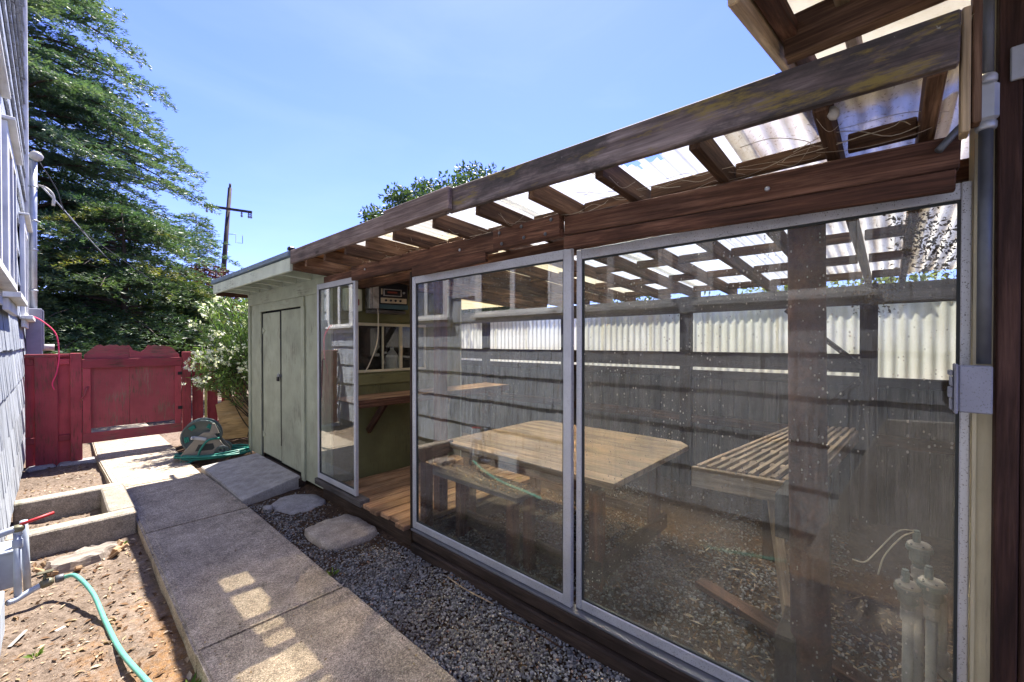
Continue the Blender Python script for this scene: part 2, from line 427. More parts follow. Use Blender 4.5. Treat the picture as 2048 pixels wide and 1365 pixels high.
def fibre(name, tint, dirt, amount, through=0.2):
    k = Mat(name)
    v = k.coords()
    n1 = k.noise(k.scaled(v, (1.2, 6, 6)), 1.0, 6, 0.65)
    n2 = k.noise(v, 60, 4, 0.7)
    m = k.math('MULTIPLY', k.ramp(n1, [(0.42, 0.15), (0.7, 1.0)]), amount)
    m = k.math('ADD', m, k.math('MULTIPLY', k.ramp(n2, [(0.58, 0.0), (0.68, 0.7)]), amount), clamp=True)
    yv = k.n('SeparateXYZ', {0: k.n('TexCoord').outputs['Object']}).outputs[2]
    rib = k.n('MapRange', {'Value': yv, 'From Min': -0.009, 'From Max': 0.004, 'To Min': 0.55 * amount + 0.06, 'To Max': 0.0}).outputs[0]
    m = k.math('ADD', m, k.math('MULTIPLY', rib, k.ramp(k.noise(k.scaled(v, (3, 3, 3)), 1.0, 5, 0.6), [(0.35, 0.4), (0.65, 1.2)])), clamp=True)
    c = k.mix(m, tint, dirt)
    tl = k.n('BsdfTranslucent', {'Color': c}).outputs[0]
    df = k.n('BsdfDiffuse', {'Color': c}).outputs[0]
    tr = k.n('BsdfTransparent', {'Color': c}).outputs[0]
    rf = k.n('BsdfRefraction', {'Color': c, 'Roughness': 0.62, 'IOR': 1.15}).outputs[0]
    a = k.n('MixShader', {0: 0.3, 1: tl, 2: df}).outputs[0]
    a = k.n('MixShader', {0: 0.45, 1: a, 2: rf}).outputs[0]
    b = k.n('MixShader', {0: through, 1: a, 2: tr}).outputs[0]
    return k.done(b)

M['fibre'] = fibre('fibreglass_white', (0.68, 0.69, 0.65), (0.30, 0.25, 0.17), 0.5, 0.06)
M['fibredirty'] = fibre('fibreglass_grimy', (0.66, 0.61, 0.51), (0.17, 0.12, 0.07), 0.7, 0.08)
M['fibreyellow'] = fibre('fibreglass_yellowed', (0.74, 0.66, 0.44), (0.42, 0.30, 0.14), 0.5, 0.06)
M['fibreclear'] = fibre('fibreglass_sun_pass', (0.80, 0.76, 0.62), (0.42, 0.32, 0.18), 0.3, 0.38)  # mostly see-through mix that lets direct sun pass
M['fibrewall'] = fibre('fibreglass_cream', (0.86, 0.84, 0.75), (0.5, 0.43, 0.29), 0.3, 0.05)

# ------------------------------------------------------------------ geometry helpers
WM = {}

def place(o, mat4, parent=None):
    WM[o] = mat4.copy()
    if parent is not None:
        o.parent = parent
        o.matrix_basis = WM[parent].inverted() @ mat4
    else:
        o.matrix_basis = mat4
    return o

def tag(o, label, cat, group=None, kind=None):
    o['label'] = label
    if cat:
        o['category'] = cat
    if group:
        o['group'] = group
    if kind:
        o['kind'] = kind
    return o

def thing(name, label, cat, loc, group=None, rotz=0.0):
    o = bpy.data.objects.new(name, None)
    o.empty_display_size = 0.1
    COL.objects.link(o)
    place(o, Matrix.Translation(Vector(loc)) @ Matrix.Rotation(rotz, 4, 'Z'))
    return tag(o, label, cat, group)

def link(name, me, mat, m4, parent=None):
    if mat is not None and not me.materials:
        me.materials.append(mat)
    o = bpy.data.objects.new(name, me)
    COL.objects.link(o)
    return place(o, m4, parent)

def np_mesh(name, verts, faces, nside, smooth=False, attr=None):
    me = bpy.data.meshes.new(name)
    verts = np.asarray(verts, np.float32)
    faces = np.asarray(faces, np.int32)
    me.vertices.add(len(verts))
    me.vertices.foreach_set('co', verts.ravel())
    me.loops.add(faces.size)
    me.loops.foreach_set('vertex_index', faces.ravel())
    me.polygons.add(len(faces))
    me.polygons.foreach_set('loop_start', np.arange(0, faces.size, nside, dtype=np.int32))
    me.polygons.foreach_set('loop_total', np.full(len(faces), nside, np.int32))
    me.polygons.foreach_set('use_smooth', np.full(len(faces), smooth))
    if attr is not None:
        at = me.attributes.new('rnd', 'FLOAT', 'POINT')
        at.data.foreach_set('value', np.asarray(attr, np.float32))
    me.update()
    me.validate()
    return me

def py_mesh(name, verts, faces, smooth=False):
    me = bpy.data.meshes.new(name)
    me.from_pydata([tuple(v) for v in verts], [], faces)
    if smooth:
        for p in me.polygons:
            p.use_smooth = True
    me.update()
    return me

BOXES = {}
def box_mesh(L, W, H, b, mat):
    key = (round(L, 3), round(W, 3), round(H, 3), round(b, 4), mat.name)
    if key in BOXES:
        return BOXES[key]
    bm = bmesh.new()
    bmesh.ops.create_cube(bm, size=1.0)
    for v in bm.verts:
        v.co.x *= L; v.co.y *= W; v.co.z *= H
    if b > 0:
        bmesh.ops.bevel(bm, geom=list(bm.edges), offset=min(b, 0.45 * min(L, W, H)), segments=1, affect='EDGES')
    me = bpy.data.meshes.new('board')
    bm.to_mesh(me); bm.free()
    me.materials.append(mat)
    BOXES[key] = me
    return me

def frame_m(p0, p1, up):
    p0 = Vector(p0); p1 = Vector(p1)
    x = (p1 - p0).normalized()
    z = Vector(up)
    z = (z - x * z.dot(x)).normalized()
    y = z.cross(x)
    m = Matrix((x, y, z)).transposed().to_4x4()
    m.translation = (p0 + p1) / 2
    return m

def bar(name, p0, p1, w, h, mat, parent=None, up=(0, 0, 1), b=0.004):
    """A board from p0 to p1, w across, h along 'up'. Grain (local X) runs p0 -> p1."""
    L = (Vector(p1) - Vector(p0)).length
    return link(name, box_mesh(L, w, h, b, mat), None, frame_m(p0, p1, up), parent)

def box(name, lo, hi, mat, parent=None, b=0.004, grain=None):
    """Axis-aligned box; the grain runs along its longest side unless grain says otherwise."""
    lo = Vector(lo); hi = Vector(hi)
    c = (lo + hi) / 2; s = hi - lo
    ax = grain if grain is not None else max(range(3), key=lambda i: s[i])
    e = Vector((0, 0, 0)); e[ax] = s[ax] / 2
    up = (0, 0, 1) if ax != 2 else (0, 1, 0)
    w = {0: s[1], 1: s[0], 2: s[0]}[ax]
    h = {0: s[2], 1: s[2], 2: s[1]}[ax]
    return bar(name, c - e, c + e, w, h, mat, parent, up, b)

def smooth_pts(pts, n=8):
    P = [Vector(p) for p in pts]
    if len(P) < 3:
        return P
    Q = [P[0] * 2 - P[1]] + P + [P[-1] * 2 - P[-2]]
    out = []
    for i in range(1, len(Q) - 2):
        a, b_, c_, d_ = Q[i - 1], Q[i], Q[i + 1], Q[i + 2]
        for j in range(n):
            t = j / n
            out.append(0.5 * ((2 * b_) + (c_ - a) * t + (2 * a - 5 * b_ + 4 * c_ - d_) * t * t + (3 * b_ - a - 3 * c_ + d_) * t ** 3))
    out.append(P[-1])
    return out

def tube_data(pts, r, seg=8, caps=True):
    P = [Vector(p) for p in pts]
    rad = list(np.interp(np.linspace(0, 1, len(P)), np.linspace(0, 1, len(r)), r)) if hasattr(r, '__len__') else [r] * len(P)
    verts, faces = [], []
    t = (P[1] - P[0]).normalized()
    nrm = t.orthogonal().normalized()
    for i, p in enumerate(P):
        a = P[max(0, i - 1)]; b_ = P[min(len(P) - 1, i + 1)]
        t = (b_ - a).normalized()
        nrm = (nrm - t * nrm.dot(t)).normalized()
        bn = t.cross(nrm)
        for k_ in range(seg):
            an = 2 * math.pi * k_ / seg
            verts.append(p + (nrm * math.cos(an) + bn * math.sin(an)) * rad[i])
    for i in range(len(P) - 1):
        for k_ in range(seg):
            a = i * seg + k_; b_ = i * seg + (k_ + 1) % seg
            faces.append((a, b_, b_ + seg, a + seg))
    if caps:
        faces.append(tuple(reversed(range(seg))))
        faces.append(tuple(range((len(P) - 1) * seg, len(P) * seg)))
    return verts, faces

def from_world(name, verts, faces, mat, parent=None, smooth=False):
    c = sum((Vector(v) for v in verts), Vector()) / len(verts)
    me = py_mesh(name, [Vector(v) - c for v in verts], faces, smooth)
    return link(name, me, mat, Matrix.Translation(c), parent)

def tube(name, pts, r, mat, parent=None, seg=8, curve=0):
    if curve:
        pts = smooth_pts(pts, curve)
    v, f = tube_data(pts, r, seg)
    return from_world(name, v, f, mat, parent, True)

def lathe(name, prof, mat, m4, parent=None, seg=20, smooth=True):
    """prof: (radius, height) pairs about local Z."""
    verts, faces = [], []
    for r_, z_ in prof:
        for i in range(seg):
            a = 2 * math.pi * i / seg
            verts.append((r_ * math.cos(a), r_ * math.sin(a), z_))
    for j in range(len(prof) - 1):
        for i in range(seg):
            a = j * seg + i; b_ = j * seg + (i + 1) % seg
            faces.append((a, b_, b_ + seg, a + seg))
    faces.append(tuple(reversed(range(seg))))
    faces.append(tuple(range((len(prof) - 1) * seg, len(prof) * seg)))
    me = py_mesh(name, verts, faces, smooth)
    return link(name, me, mat, m4, parent)

def axis_m(loc, axis):
    m = Vector(axis).to_track_quat('Z', 'Y').to_matrix().to_4x4()
    m.translation = Vector(loc)
    return m

def prism(name, poly, thick, mat, m4, parent=None, b=0.0):
    """poly in local XY extruded +-thick/2 along local Z."""
    bm = bmesh.new()
    vs_ = [bm.verts.new((x, y, -thick / 2)) for x, y in poly]
    f = bm.faces.new(vs_)
    ex = bmesh.ops.extrude_face_region(bm, geom=[f])
    for g in ex['geom']:
        if isinstance(g, bmesh.types.BMVert):
            g.co.z += thick
    bmesh.ops.recalc_face_normals(bm, faces=list(bm.faces))
    if b:
        bmesh.ops.bevel(bm, geom=list(bm.edges), offset=b, segments=1, affect='EDGES')
    me = bpy.data.meshes.new(name)
    bm.to_mesh(me); bm.free()
    return link(name, me, mat, m4, parent)

def corrugated(width, length, pitch=0.068, amp=0.009, nx=1, per=8, holes=None, wob=0.0):
    """Ribs run along local X; local Y across; local Z out of the sheet."""
    ny = int(round(width / pitch * per))
    ys = np.linspace(-width / 2, width / 2, ny + 1)
    xs = np.linspace(-length / 2, length / 2, nx + 1)
    verts, faces = [], []
    for x in xs:
        for y in ys:
            verts.append((x, y, amp * math.sin(2 * math.pi * y / pitch) + (wob * math.sin(3 * x + y) if wob else 0)))
    for i in range(nx):
        for j in range(ny):
            if holes and holes((xs[i] + xs[i + 1]) / 2, (ys[j] + ys[j + 1]) / 2):
                continue
            a = i * (ny + 1) + j
            faces.append((a, a + 1, a + ny + 2, a + ny + 1))
    return py_mesh('corrugated', verts, faces, True)

def rot_batch(n, rng_):
    q = rng_.normal(size=(n, 4)); q /= np.linalg.norm(q, axis=1)[:, None]
    w, x, y, z = q.T
    return np.stack([np.stack([1 - 2 * (y * y + z * z), 2 * (x * y - z * w), 2 * (x * z + y * w)], 1),
                     np.stack([2 * (x * y + z * w), 1 - 2 * (x * x + z * z), 2 * (y * z - x * w)], 1),
                     np.stack([2 * (x * z - y * w), 2 * (y * z + x * w), 1 - 2 * (x * x + y * y)], 1)], 1)

def leaf_quads(pos, dirs, L, W, rng_, cup=0.15):
    """Diamond leaves: pos (N,3) base, dirs (N,3) unit, L and W (N,) -> verts, faces."""
    n = len(pos)
    r_ = rng_.normal(size=(n, 3))
    side = np.cross(dirs, r_); side /= np.linalg.norm(side, axis=1)[:, None] + 1e-9
    nrm = np.cross(side, dirs)
    L = np.asarray(L)[:, None]; W = np.asarray(W)[:, None]
    mid = pos + dirs * L * 0.45
    v = np.stack([pos, mid + side * W / 2 + nrm * W * cup, pos + dirs * L, mid - side * W / 2 + nrm * W * cup], 1).reshape(-1, 3)
    f = np.arange(n * 4).reshape(n, 4)
    return v, f

def unit(v):
    return v / (np.linalg.norm(v, axis=1)[:, None] + 1e-9)

# ================================================================== SETTING
def bumpy_sheet(name, x0, x1, y0, y1, z, amp, step, mat, freq=2.0, extra=None):
    nx = max(1, int((x1 - x0) / step)); ny = max(1, int((y1 - y0) / step))
    xs = np.linspace(x0, x1, nx + 1); ys = np.linspace(y0, y1, ny + 1)
    verts = []
    for y in ys:
        for x in xs:
            h = mnoise.fractal(Vector((x * freq, y * freq, 3.3)), 1.0, 2.0, 5) * amp
            if extra:
                h += extra(x, y)
            verts.append((x, y, z + h))
    i = np.arange(nx * ny); r_ = i // nx; c_ = i % nx
    a = r_ * (nx + 1) + c_
    faces = np.stack([a, a + 1, a + nx + 2, a + nx + 1], 1)
    me = np_mesh(name, verts, faces, 4, True)
    o = link(name, me, mat, Matrix.Identity(4))
    o['kind'] = 'structure'
    return o

gs = 900.0
g = from_world('ground', [(-gs, -gs, -0.3), (gs, -gs, -0.3), (gs, gs, -0.3), (-gs, gs, -0.3)], [(0, 1, 2, 3)], M['soilfar'])
g['kind'] = 'structure'; g['label'] = 'bare earth running out past the fence'
far = bumpy_sheet('terrain', -14, 16, 8.82, 34, -0.09, 0.05, 0.35, M['soilfar'])
far['label'] = 'sunlit bare ground behind the red fence'

def soil_extra(x, y):
    return -0.02 * max(0, 0.3 - abs(x - 0.1)) + (0.02 if y > 6.5 else 0)
s = bumpy_sheet('soil', -0.36, 0.56, -1.6, 8.84, -0.12, 0.03, 0.022, M['soil'], 3.0, soil_extra)
s['label'] = 'dry brown soil with orange stains beside the house'
s = bumpy_sheet('gravel_bed', 1.28, 5.45, -1.6, 8.84, -0.045, 0.025, 0.05, M['darksoil'], 2.5,
                lambda x, y: -0.03 * max(0.0, min(1.0, (y - 4.2))) if x < 2 else 0.0)
s['label'] = 'dark earth under the gravel beside the path'

path = thing('path', 'grey concrete garden path leading to the red gate', None, (0.9, 4, 0))
path['kind'] = 'structure'
def slab(y0, y1, xl0, xl1, xr0, xr1, z0, z1):
    bm = bmesh.new()
    v = [(xl0, y0, z0), (xr0, y0, z0 - 0.004), (xr1, y1, z1 - 0.004), (xl1, y1, z1)]
    top = [bm.verts.new(p) for p in v]
    bot = [bm.verts.new((p[0] + (0.006 if i in (0, 3) else -0.006), p[1], -0.3)) for i, p in enumerate(v)]
    bm.faces.new(top)
    for i in range(4):
        j = (i + 1) % 4
        bm.faces.new((top[j], top[i], bot[i], bot[j]))
    bmesh.ops.recalc_face_normals(bm, faces=list(bm.faces))
    # a tooled border: inset the top face, lower the border line a little
    tf = max(bm.faces, key=lambda f: f.calc_center_median().z)
    bmesh.ops.inset_individual(bm, faces=[tf], thickness=0.075, depth=0.0)
    tf = max((f for f in bm.faces if f.normal.z > 0.9), key=lambda f: f.calc_area())
    r2 = bmesh.ops.inset_individual(bm, faces=[tf], thickness=0.012, depth=0.003)
    bmesh.ops.bevel(bm, geom=[e for e in bm.edges if any(v.co.z < -0.2 for v in e.verts) is False and len(e.link_faces) == 2 and abs(e.calc_face_angle(0)) > 0.7], offset=0.014, segments=3, affect='EDGES')
    me = bpy.data.meshes.new('slab'); bm.to_mesh(me); bm.free()
    for p in me.polygons:
        p.use_smooth = False
    link('slab', me, M['path'], Matrix.Identity(4), path)
slab(-1.6, 2.712, 0.5, 0.5, 1.31, 1.325, 0.014, 0.014)
slab(2.728, 4.767, 0.5, 0.515, 1.325, 1.33, 0.0, -0.002)
slab(4.775, 6.5, 0.515, 0.53, 1.33, 1.29, -0.004, -0.006)
slab(6.512, 8.36, 0.46, 0.42, 1.27, 1.28, -0.01, -0.012)
slab(8.37, 11.5, 0.42, 0.45, 1.30, 1.30, -0.012, -0.012)

# ------------------------------------------------------------------ grey shingled house on the left
house = thing('shingled_house', 'tall house with weathered blue-grey shingles and white window trim', 'house', (-0.3, 4.5, -0.12))
HX = -0.30
box('wall', (-4.5, -2.2, -0.28), (HX, 10.2, 7.3), M['foundation'], house, 0.0)
wins = [(1.75, 2.95, 2.06, 3.25), (3.15, 4.45, 2.06, 3.25), (5.25, 6.25, 2.06, 3.3), (8.15, 9.15, 2.0, 3.15), (0.2, 1.3, 2.06, 3.25)]
course = 0.385
def shake_mesh(width, seed):
    """A run of split shakes: ragged butts, uneven thickness. Local X along the wall, Y = -outward, Z up."""
    rs_ = random.Random(seed)
    verts, faces = [], []
    x = -width / 2
    while x < width / 2 - 0.004:
        w = min(rs_.uniform(0.05, 0.15), width / 2 - x)
        tb = rs_.uniform(0.017, 0.023); tt = 0.005; zb = -course / 2 - 0.02 + rs_.uniform(-0.006, 0.005)
        zt = course / 2 + 0.012
        sk = rs_.uniform(-0.003, 0.003)
        o_ = len(verts)
        a0, a1 = x + 0.0006, x + w - 0.0006
        verts += [(a0, 0, zb - sk), (a1, 0, zb + sk), (a1, 0, zt), (a0, 0, zt),
                  (a0, -tb, zb - sk), (a1, -tb * rs_.uniform(0.92, 1.06), zb + sk), (a1, -tt, zt), (a0, -tt, zt)]
        for q in ((4, 5, 6, 7), (0, 4, 7, 3), (5, 1, 2, 6), (0, 1, 5, 4), (3, 7, 6, 2)):
            faces.append(tuple(o_ + i for i in q))
        x += w
    me = py_mesh('shake', verts, faces)
    me.materials.append(M['shake'])
    return me
SHK = [shake_mesh(1.216, i) for i in range(6)]
for row in range(19):
    z = 0.06 + row * course
    off = (row % 2) * 0.6
    y = -2.2 - off
    while y < 10.2:
        y0 = max(-2.2, y + 0.002); y1 = min(10.19, y + 1.218)
        y += 1.22
        if y1 - y0 < 0.08:
            continue
        me = rnd.choice(SHK) if y1 - y0 > 1.21 else shake_mesh(y1 - y0, row * 7 + int(y))
        zc = z + course / 2 + rnd.uniform(-0.006, 0.006)
        # local X -> +Y world, local Y -> -X world (outward is +X), local Z up
        m4 = Matrix(((0, -1, 0, HX + 0.008), (1, 0, 0, (y0 + y1) / 2), (0, 0, 1, zc), (0, 0, 0, 1)))
        m4 = m4 @ Matrix.Rotation(-math.atan2(0.012, course), 4, 'X')
        link('shingle', me, None, m4, house)
for (y0, y1, z0, z1) in wins:
    w = box('window', (HX + 0.0, y0, z0), (HX + 0.052, y1, z1), M['darkbox'], house, 0.0)
    ym = (y0 + y1) / 2
    for a0, a1 in ((y0, ym), (ym, y1)):
        box('pane', (HX + 0.056, a0 + 0.045, z0 + 0.045), (HX + 0.060, a1 - 0.045, z1 - 0.045), M['windowglass'], w, 0.0)
        box('sash', (HX + 0.053, a0 + 0.002, z0), (HX + 0.075, a0 + 0.043, z1), M['whitetrim'], w, 0.002)
        box('sash', (HX + 0.053, a1 - 0.043, z0), (HX + 0.075, a1 - 0.002, z1), M['whitetrim'], w, 0.002)
        box('sash', (HX + 0.053, a0 + 0.045, z0), (HX + 0.073, a1 - 0.045, z0 + 0.043), M['whitetrim'], w, 0.002)
        box('sash', (HX + 0.053, a0 + 0.045, z1 - 0.043), (HX + 0.073, a1 - 0.045, z1), M['whitetrim'], w, 0.002)
    box('casing', (HX + 0.03, y0 - 0.1, z0), (HX + 0.072, y0 - 0.003, z1 + 0.1), M['whitetrim'], w)
    box('casing', (HX + 0.03, y1 + 0.003, z0), (HX + 0.072, y1 + 0.1, z1 + 0.1), M['whitetrim'], w)
    box('casing', (HX + 0.03, y0, z1 + 0.003), (HX + 0.07, y1, z1 + 0.1), M['whitetrim'], w)
    box('drip_cap', (HX + 0.02, y0 - 0.13, z1 + 0.103), (HX + 0.115, y1 + 0.13, z1 + 0.128), M['whitetrim'], w)
    box('sill', (HX + 0.02, y0 - 0.14, z0 - 0.05), (HX + 0.135, y1 + 0.14, z0 - 0.004), M['whitetrim'], w)
    box('apron', (HX + 0.035, y0 - 0.1, z0 - 0.15), (HX + 0.07, y1 + 0.1, z0 - 0.053), M['whitetrim'], w)
box('corner_board', (HX - 0.02, 10.2, -0.1), (HX + 0.06, 10.32, 7.3), M['whitetrim'], house)
box('eave_board', (HX - 0.02, -2.2, 7.32), (HX + 0.06, 10.2, 7.45), M['whitetrim'], house)

sw_ = prism('stair_wall', [(0.56, -0.25), (0.02, 1.07), (-0.9, 1.12), (-0.9, -0.25)], 0.05, M['ramp'],
            Matrix.Translation((-0.225, 0, 0)) @ Matrix(((0, 0, 1, 0), (1, 0, 0, 0), (0, 1, 0, 0), (0, 0, 0, 1))), None, 0.006)
tag(sw_, 'slanted grey concrete stair wall mirrored in the right glass door', 'stair wall')
# electric meter riser at the house corner
riser = thing('meter_box', 'grey meter box with tall conduit riser on the shingled house', 'meter box', (-0.17, 9.35, 1.2))
box('enclosure', (-0.262, 9.2, 1.15), (-0.10, 9.55, 2.15), M['greypaint'], riser, 0.008)
box('cover', (-0.10, 9.22, 1.55), (-0.085, 9.53, 2.13), M['greypaint'], riser, 0.004)
tube('conduit', [(-0.19, 9.36, 2.15), (-0.185, 9.36, 3.3), (-0.175, 9.36, 4.33)], 0.043, M['galv'], riser, 12)
for z in (2.42, 3.02, 3.45, 3.95):
    tube('strap', [(-0.19 + (z - 2.15) * 0.007, 9.36, z - 0.012), (-0.19 + (z - 2.15) * 0.007, 9.36, z + 0.012)], 0.052, M['galv'], riser, 12)
lathe('weatherhead', [(0.03, -0.05), (0.06, -0.03), (0.075, 0.02), (0.06, 0.07), (0.02, 0.09)], M['pvc'], axis_m((-0.155, 9.33, 4.38), (0.5, -0.2, 0.8)), riser, 14)
tube('insulator', [(-0.13, 9.33, 3.98), (-0.05, 9.3, 3.95), (0.02, 9.28, 3.86), (0.02, 9.28, 3.70)], [0.012, 0.016, 0.014, 0.02], M['pvc'], riser, 8, 4)
tube('flange_pipe', [(-0.16, 9.42, 1.58), (0.02, 9.42, 1.58)], 0.05, M['pvc'], riser, 12)
o = tube('drop_wire', [(-0.12, 9.3, 4.33), (0.05, 9.4, 4.0), (0.28, 9.8, 3.55), (1.4, 11.4, 2.95)], 0.006, M['wire'], riser, 5, 6)
o = tube('service_wire', [(-0.1, 9.35, 3.98), (1.3, 14, 3.35), (3.4, 20, 4.0), (5.9, 24.4, 6.2)], 0.011, M['galv'], None, 5, 8)
tag(o, 'thin service wire sagging from the house conduit across the cedar', 'wire')
o = tube('pink_string', [(-0.20, 8.95, 2.03), (-0.1, 8.85, 1.96), (0.03, 8.75, 1.78), (0.06, 8.7, 1.5), (0.04, 8.69, 1.25), (-0.005, 8.69, 1.08), (0.012, 8.68, 0.99)], 0.008, M['pink'], None, 5, 6)
tag(o, 'bright pink string hanging down over the red fence', 'string')

# ------------------------------------------------------------------ red fence and gate (Y = 8.8)
FY = 8.8
fence = thing('board_fence', 'dark red board fence between the shingled house and the gate', 'fence', (0.0, FY, -0.1))
for x0, x1, dy in ((-0.262, -0.165, 0.02), (-0.175, 0.045, -0.022), (0.03, 0.17, 0.02)):
    box('fence_board', (x0, FY + dy - 0.01, -0.1), (x1, FY + dy + 0.01, 1.45), M['red'], fence)
box('post', (0.165, FY - 0.05, -0.12), (0.285, FY + 0.05, 1.5), M['red'], fence, 0.006)
box('cap_rail', (-0.262, FY - 0.04, 1.452), (0.163, FY + 0.06, 1.49), M['red'], fence)
box('rail', (-0.262, FY - 0.004, 1.33), (-0.18, FY + 0.0085, 1.42), M['red'], fence)
box('rail', (0.05, FY - 0.03, 1.34), (0.163, FY + 0.0085, 1.42), M['red'], fence)
box('rail', (-0.262, FY - 0.03, 0.24), (-0.18, FY + 0.0085, 0.33), M['red'], fence)
box('rail', (0.05, FY - 0.03, 0.24), (0.163, FY + 0.0085, 0.33), M['red'], fence)
for x0, x1, h in ((-0.26, 0.02, 0.0), (0.03, 0.47, -0.005)):
    o = box('footing_stone', (x0, FY - 0.16, -0.2), (x1, FY + 0.1, -0.06 + h), M['stepgrey'], None, 0.03)
    tag(o, 'rough concrete footing under the red fence by the house' if x0 < 0 else 'rough concrete footing under the red gate post', 'footing')

gate = thing('garden_gate', 'dark red wooden gate with broken ragged top panel', 'gate', (0.9, FY, 0.15))
GX0, GX1 = 0.29, 1.44
ra = random.Random(5)
for x0, x1, zt in ((GX0 + 0.02, 0.80, 1), (0.804, GX1 - 0.02, 2)):
    n = 14
    top = []
    for i in range(n + 1):
        t = i / n
        x = x0 + (x1 - x0) * t
        g_ = (x - GX0) / (GX1 - GX0)
        base = 1.45 + 0.16 * max(0.0, min(1.0, min(g_, 1 - g_) / 0.14))
        if 0.47 < g_ < 0.62:
            base -= 0.10 - 0.5 * abs(g_ - 0.56)
        top.append((x, base + ra.uniform(-0.014, 0.014)))
    poly = [(x0, 1.40), (x1, 1.40)] + top[::-1]
    prism('top_panel', [(p[0] - 0.87, p[1]) for p in poly], 0.016, M['redworn'], Matrix.Translation((0.87, FY, 0)) @ Matrix.Rotation(math.pi / 2, 4, 'X'), gate)
for x0, x1 in ((GX0 + 0.06, 0.80), (0.803, GX1 - 0.06)):
    bar('panel', ((x0 + x1) / 2, FY, 0.375), ((x0 + x1) / 2, FY, 1.395), x1 - x0, 0.016, M['redworn'], gate, (0, 1, 0))
box('top_rail', (GX0 - 0.005, FY - 0.055, 1.272), (GX1 + 0.005, FY - 0.0105, 1.41), M['red'], gate)
box('bottom_rail', (GX0 - 0.005, FY - 0.055, 0.17), (GX1 + 0.005, FY - 0.0105, 0.315), M['redworn'], gate)
box('stile', (GX0, FY - 0.05, 0.317), (GX0 + 0.085, FY - 0.0105, 1.27), M['red'], gate)
box('stile', (GX1 - 0.085, FY - 0.05, 0.317), (GX1, FY - 0.0105, 1.27), M['red'], gate)
tube('handle', [(0.27, FY - 0.062, 0.82), (0.30, FY - 0.085, 0.87), (0.33, FY - 0.075, 0.97), (0.345, FY - 0.05, 1.0)], 0.013, M['redworn'], gate, 6, 4)
for z in (0.55, 1.12):
    box('hinge', (GX1 - 0.05, FY - 0.062, z), (GX1 + 0.01, FY - 0.056, z + 0.05), M['blackmetal'], gate, 0.001)

fence2 = thing('picket_fence', 'dark red fence with yellow-green battens behind the oleander', 'fence', (2.2, FY, -0.05))
box('post', (1.46, FY - 0.05, -0.12), (1.57, FY + 0.05, 1.5), M['red'], fence2, 0.006)
x = 1.60
while x < 4.6:
    box('fence_board', (x, FY + 0.02, 0.0), (x + 0.15, FY + 0.04, 1.45), M['red'], fence2)
    x += 0.21
x = 1.765
while x < 3.0:
    box('batten', (x, FY - 0.03, 0.02), (x + 0.03, FY + 0.005, 1.41), M['yellowbatten'], fence2)
    x += 0.30
box('cap_rail', (1.572, FY - 0.05, 1.452), (4.6, FY + 0.06, 1.49), M['creamtrim'], fence2)
box('rail', (1.572, FY + 0.007, 1.36), (4.6, FY + 0.018, 1.449), M['red'], fence2)
box('rail', (1.572, FY + 0.007, 0.2), (4.6, FY + 0.018, 0.28), M['red'], fence2)

# ------------------------------------------------------------------ green garden shed (front face X = 2.0, Y 4.42 - 7.14)
SX, SY0, SY1 = 2.0, 4.42, 7.14
shed = thing('garden_shed', 'sage green wooden shed with double doors and overhanging roof', 'shed', (2.0, 5.8, 0.0))
def vpanel(name, y0, y1, z0, z1, x0, x1, mat, parent):
    return bar(name, ((x0 + x1) / 2, (y0 + y1) / 2, z0), ((x0 + x1) / 2, (y0 + y1) / 2, z1), x1 - x0, y1 - y0, mat, parent, (0, 1, 0), 0.002)
vpanel('wall_panel', SY0 + 0.005, 5.16, 0.03, 2.38, SX, SX + 0.02, M['green'], shed)
vpanel('wall_panel', 6.615, SY1, 0.03, 2.38, SX, SX + 0.02, M['green'], shed)
vpanel('wall_panel', 5.162, 6.613, 2.12, 2.38, SX, SX + 0.02, M['green'], shed)
box('frieze_board', (SX - 0.022, SY0 + 0.005, 2.2), (SX - 0.001, SY1 + 0.02, 2.37), M['green'], shed)
box('head_trim', (SX - 0.024, 5.10, 2.085), (SX - 0.001, 6.66, 2.197), M['green'], shed)
vpanel('corner_trim', SY1 - 0.07, SY1 + 0.02, 0.0, 2.198, SX - 0.022, SX - 0.001, M['green'], shed)
vpanel('door_trim', 5.085, 5.175, 0.02, 2.083, SX - 0.024, SX - 0.001, M['green'], shed)
vpanel('door_trim', 6.605, 6.64, 0.02, 2.083, SX - 0.018, SX - 0.001, M['green'], shed)
for (y0, y1, zb, side, nm) in ((5.192, 5.882, 0.085, 0, 'a'), (5.90, 6.588, 0.10, 1, 'b')):
    d = vpanel('door', y0, y1, zb, 2.066 - 0.006 * side, SX + 0.004, SX + 0.024, M['green'], shed)
    yh = y0 if side == 0 else y1
    for z in (0.36, 1.82):
        sgn = 1 if side == 0 else -1
        prism('hinge', [(0, -0.045), (sgn * 0.10, -0.008), (sgn * 0.10, 0.008), (0, 0.045)], 0.006, M['green'],
              Matrix.Translation((SX + 0.0, yh, z)) @ Matrix(((0, 0, 1, 0), (1, 0, 0, 0), (0, 1, 0, 0), (0, 0, 0, 1))), d)
    if side == 1:
        box('hasp', (SX - 0.006, 5.86, 1.20), (SX + 0.003, 5.99, 1.235), M['steel'], d, 0.001)
        tube('shackle', [(SX - 0.03, 5.885, 1.20), (SX - 0.03, 5.885, 1.235), (SX - 0.03, 5.90, 1.25), (SX - 0.03, 5.915, 1.235), (SX - 0.03, 5.915, 1.2)], 0.005, M['galv'], d, 6, 3)
        box('padlock', (SX - 0.042, 5.872, 1.15), (SX - 0.02, 5.928, 1.205), M['blackmetal'], d, 0.004)
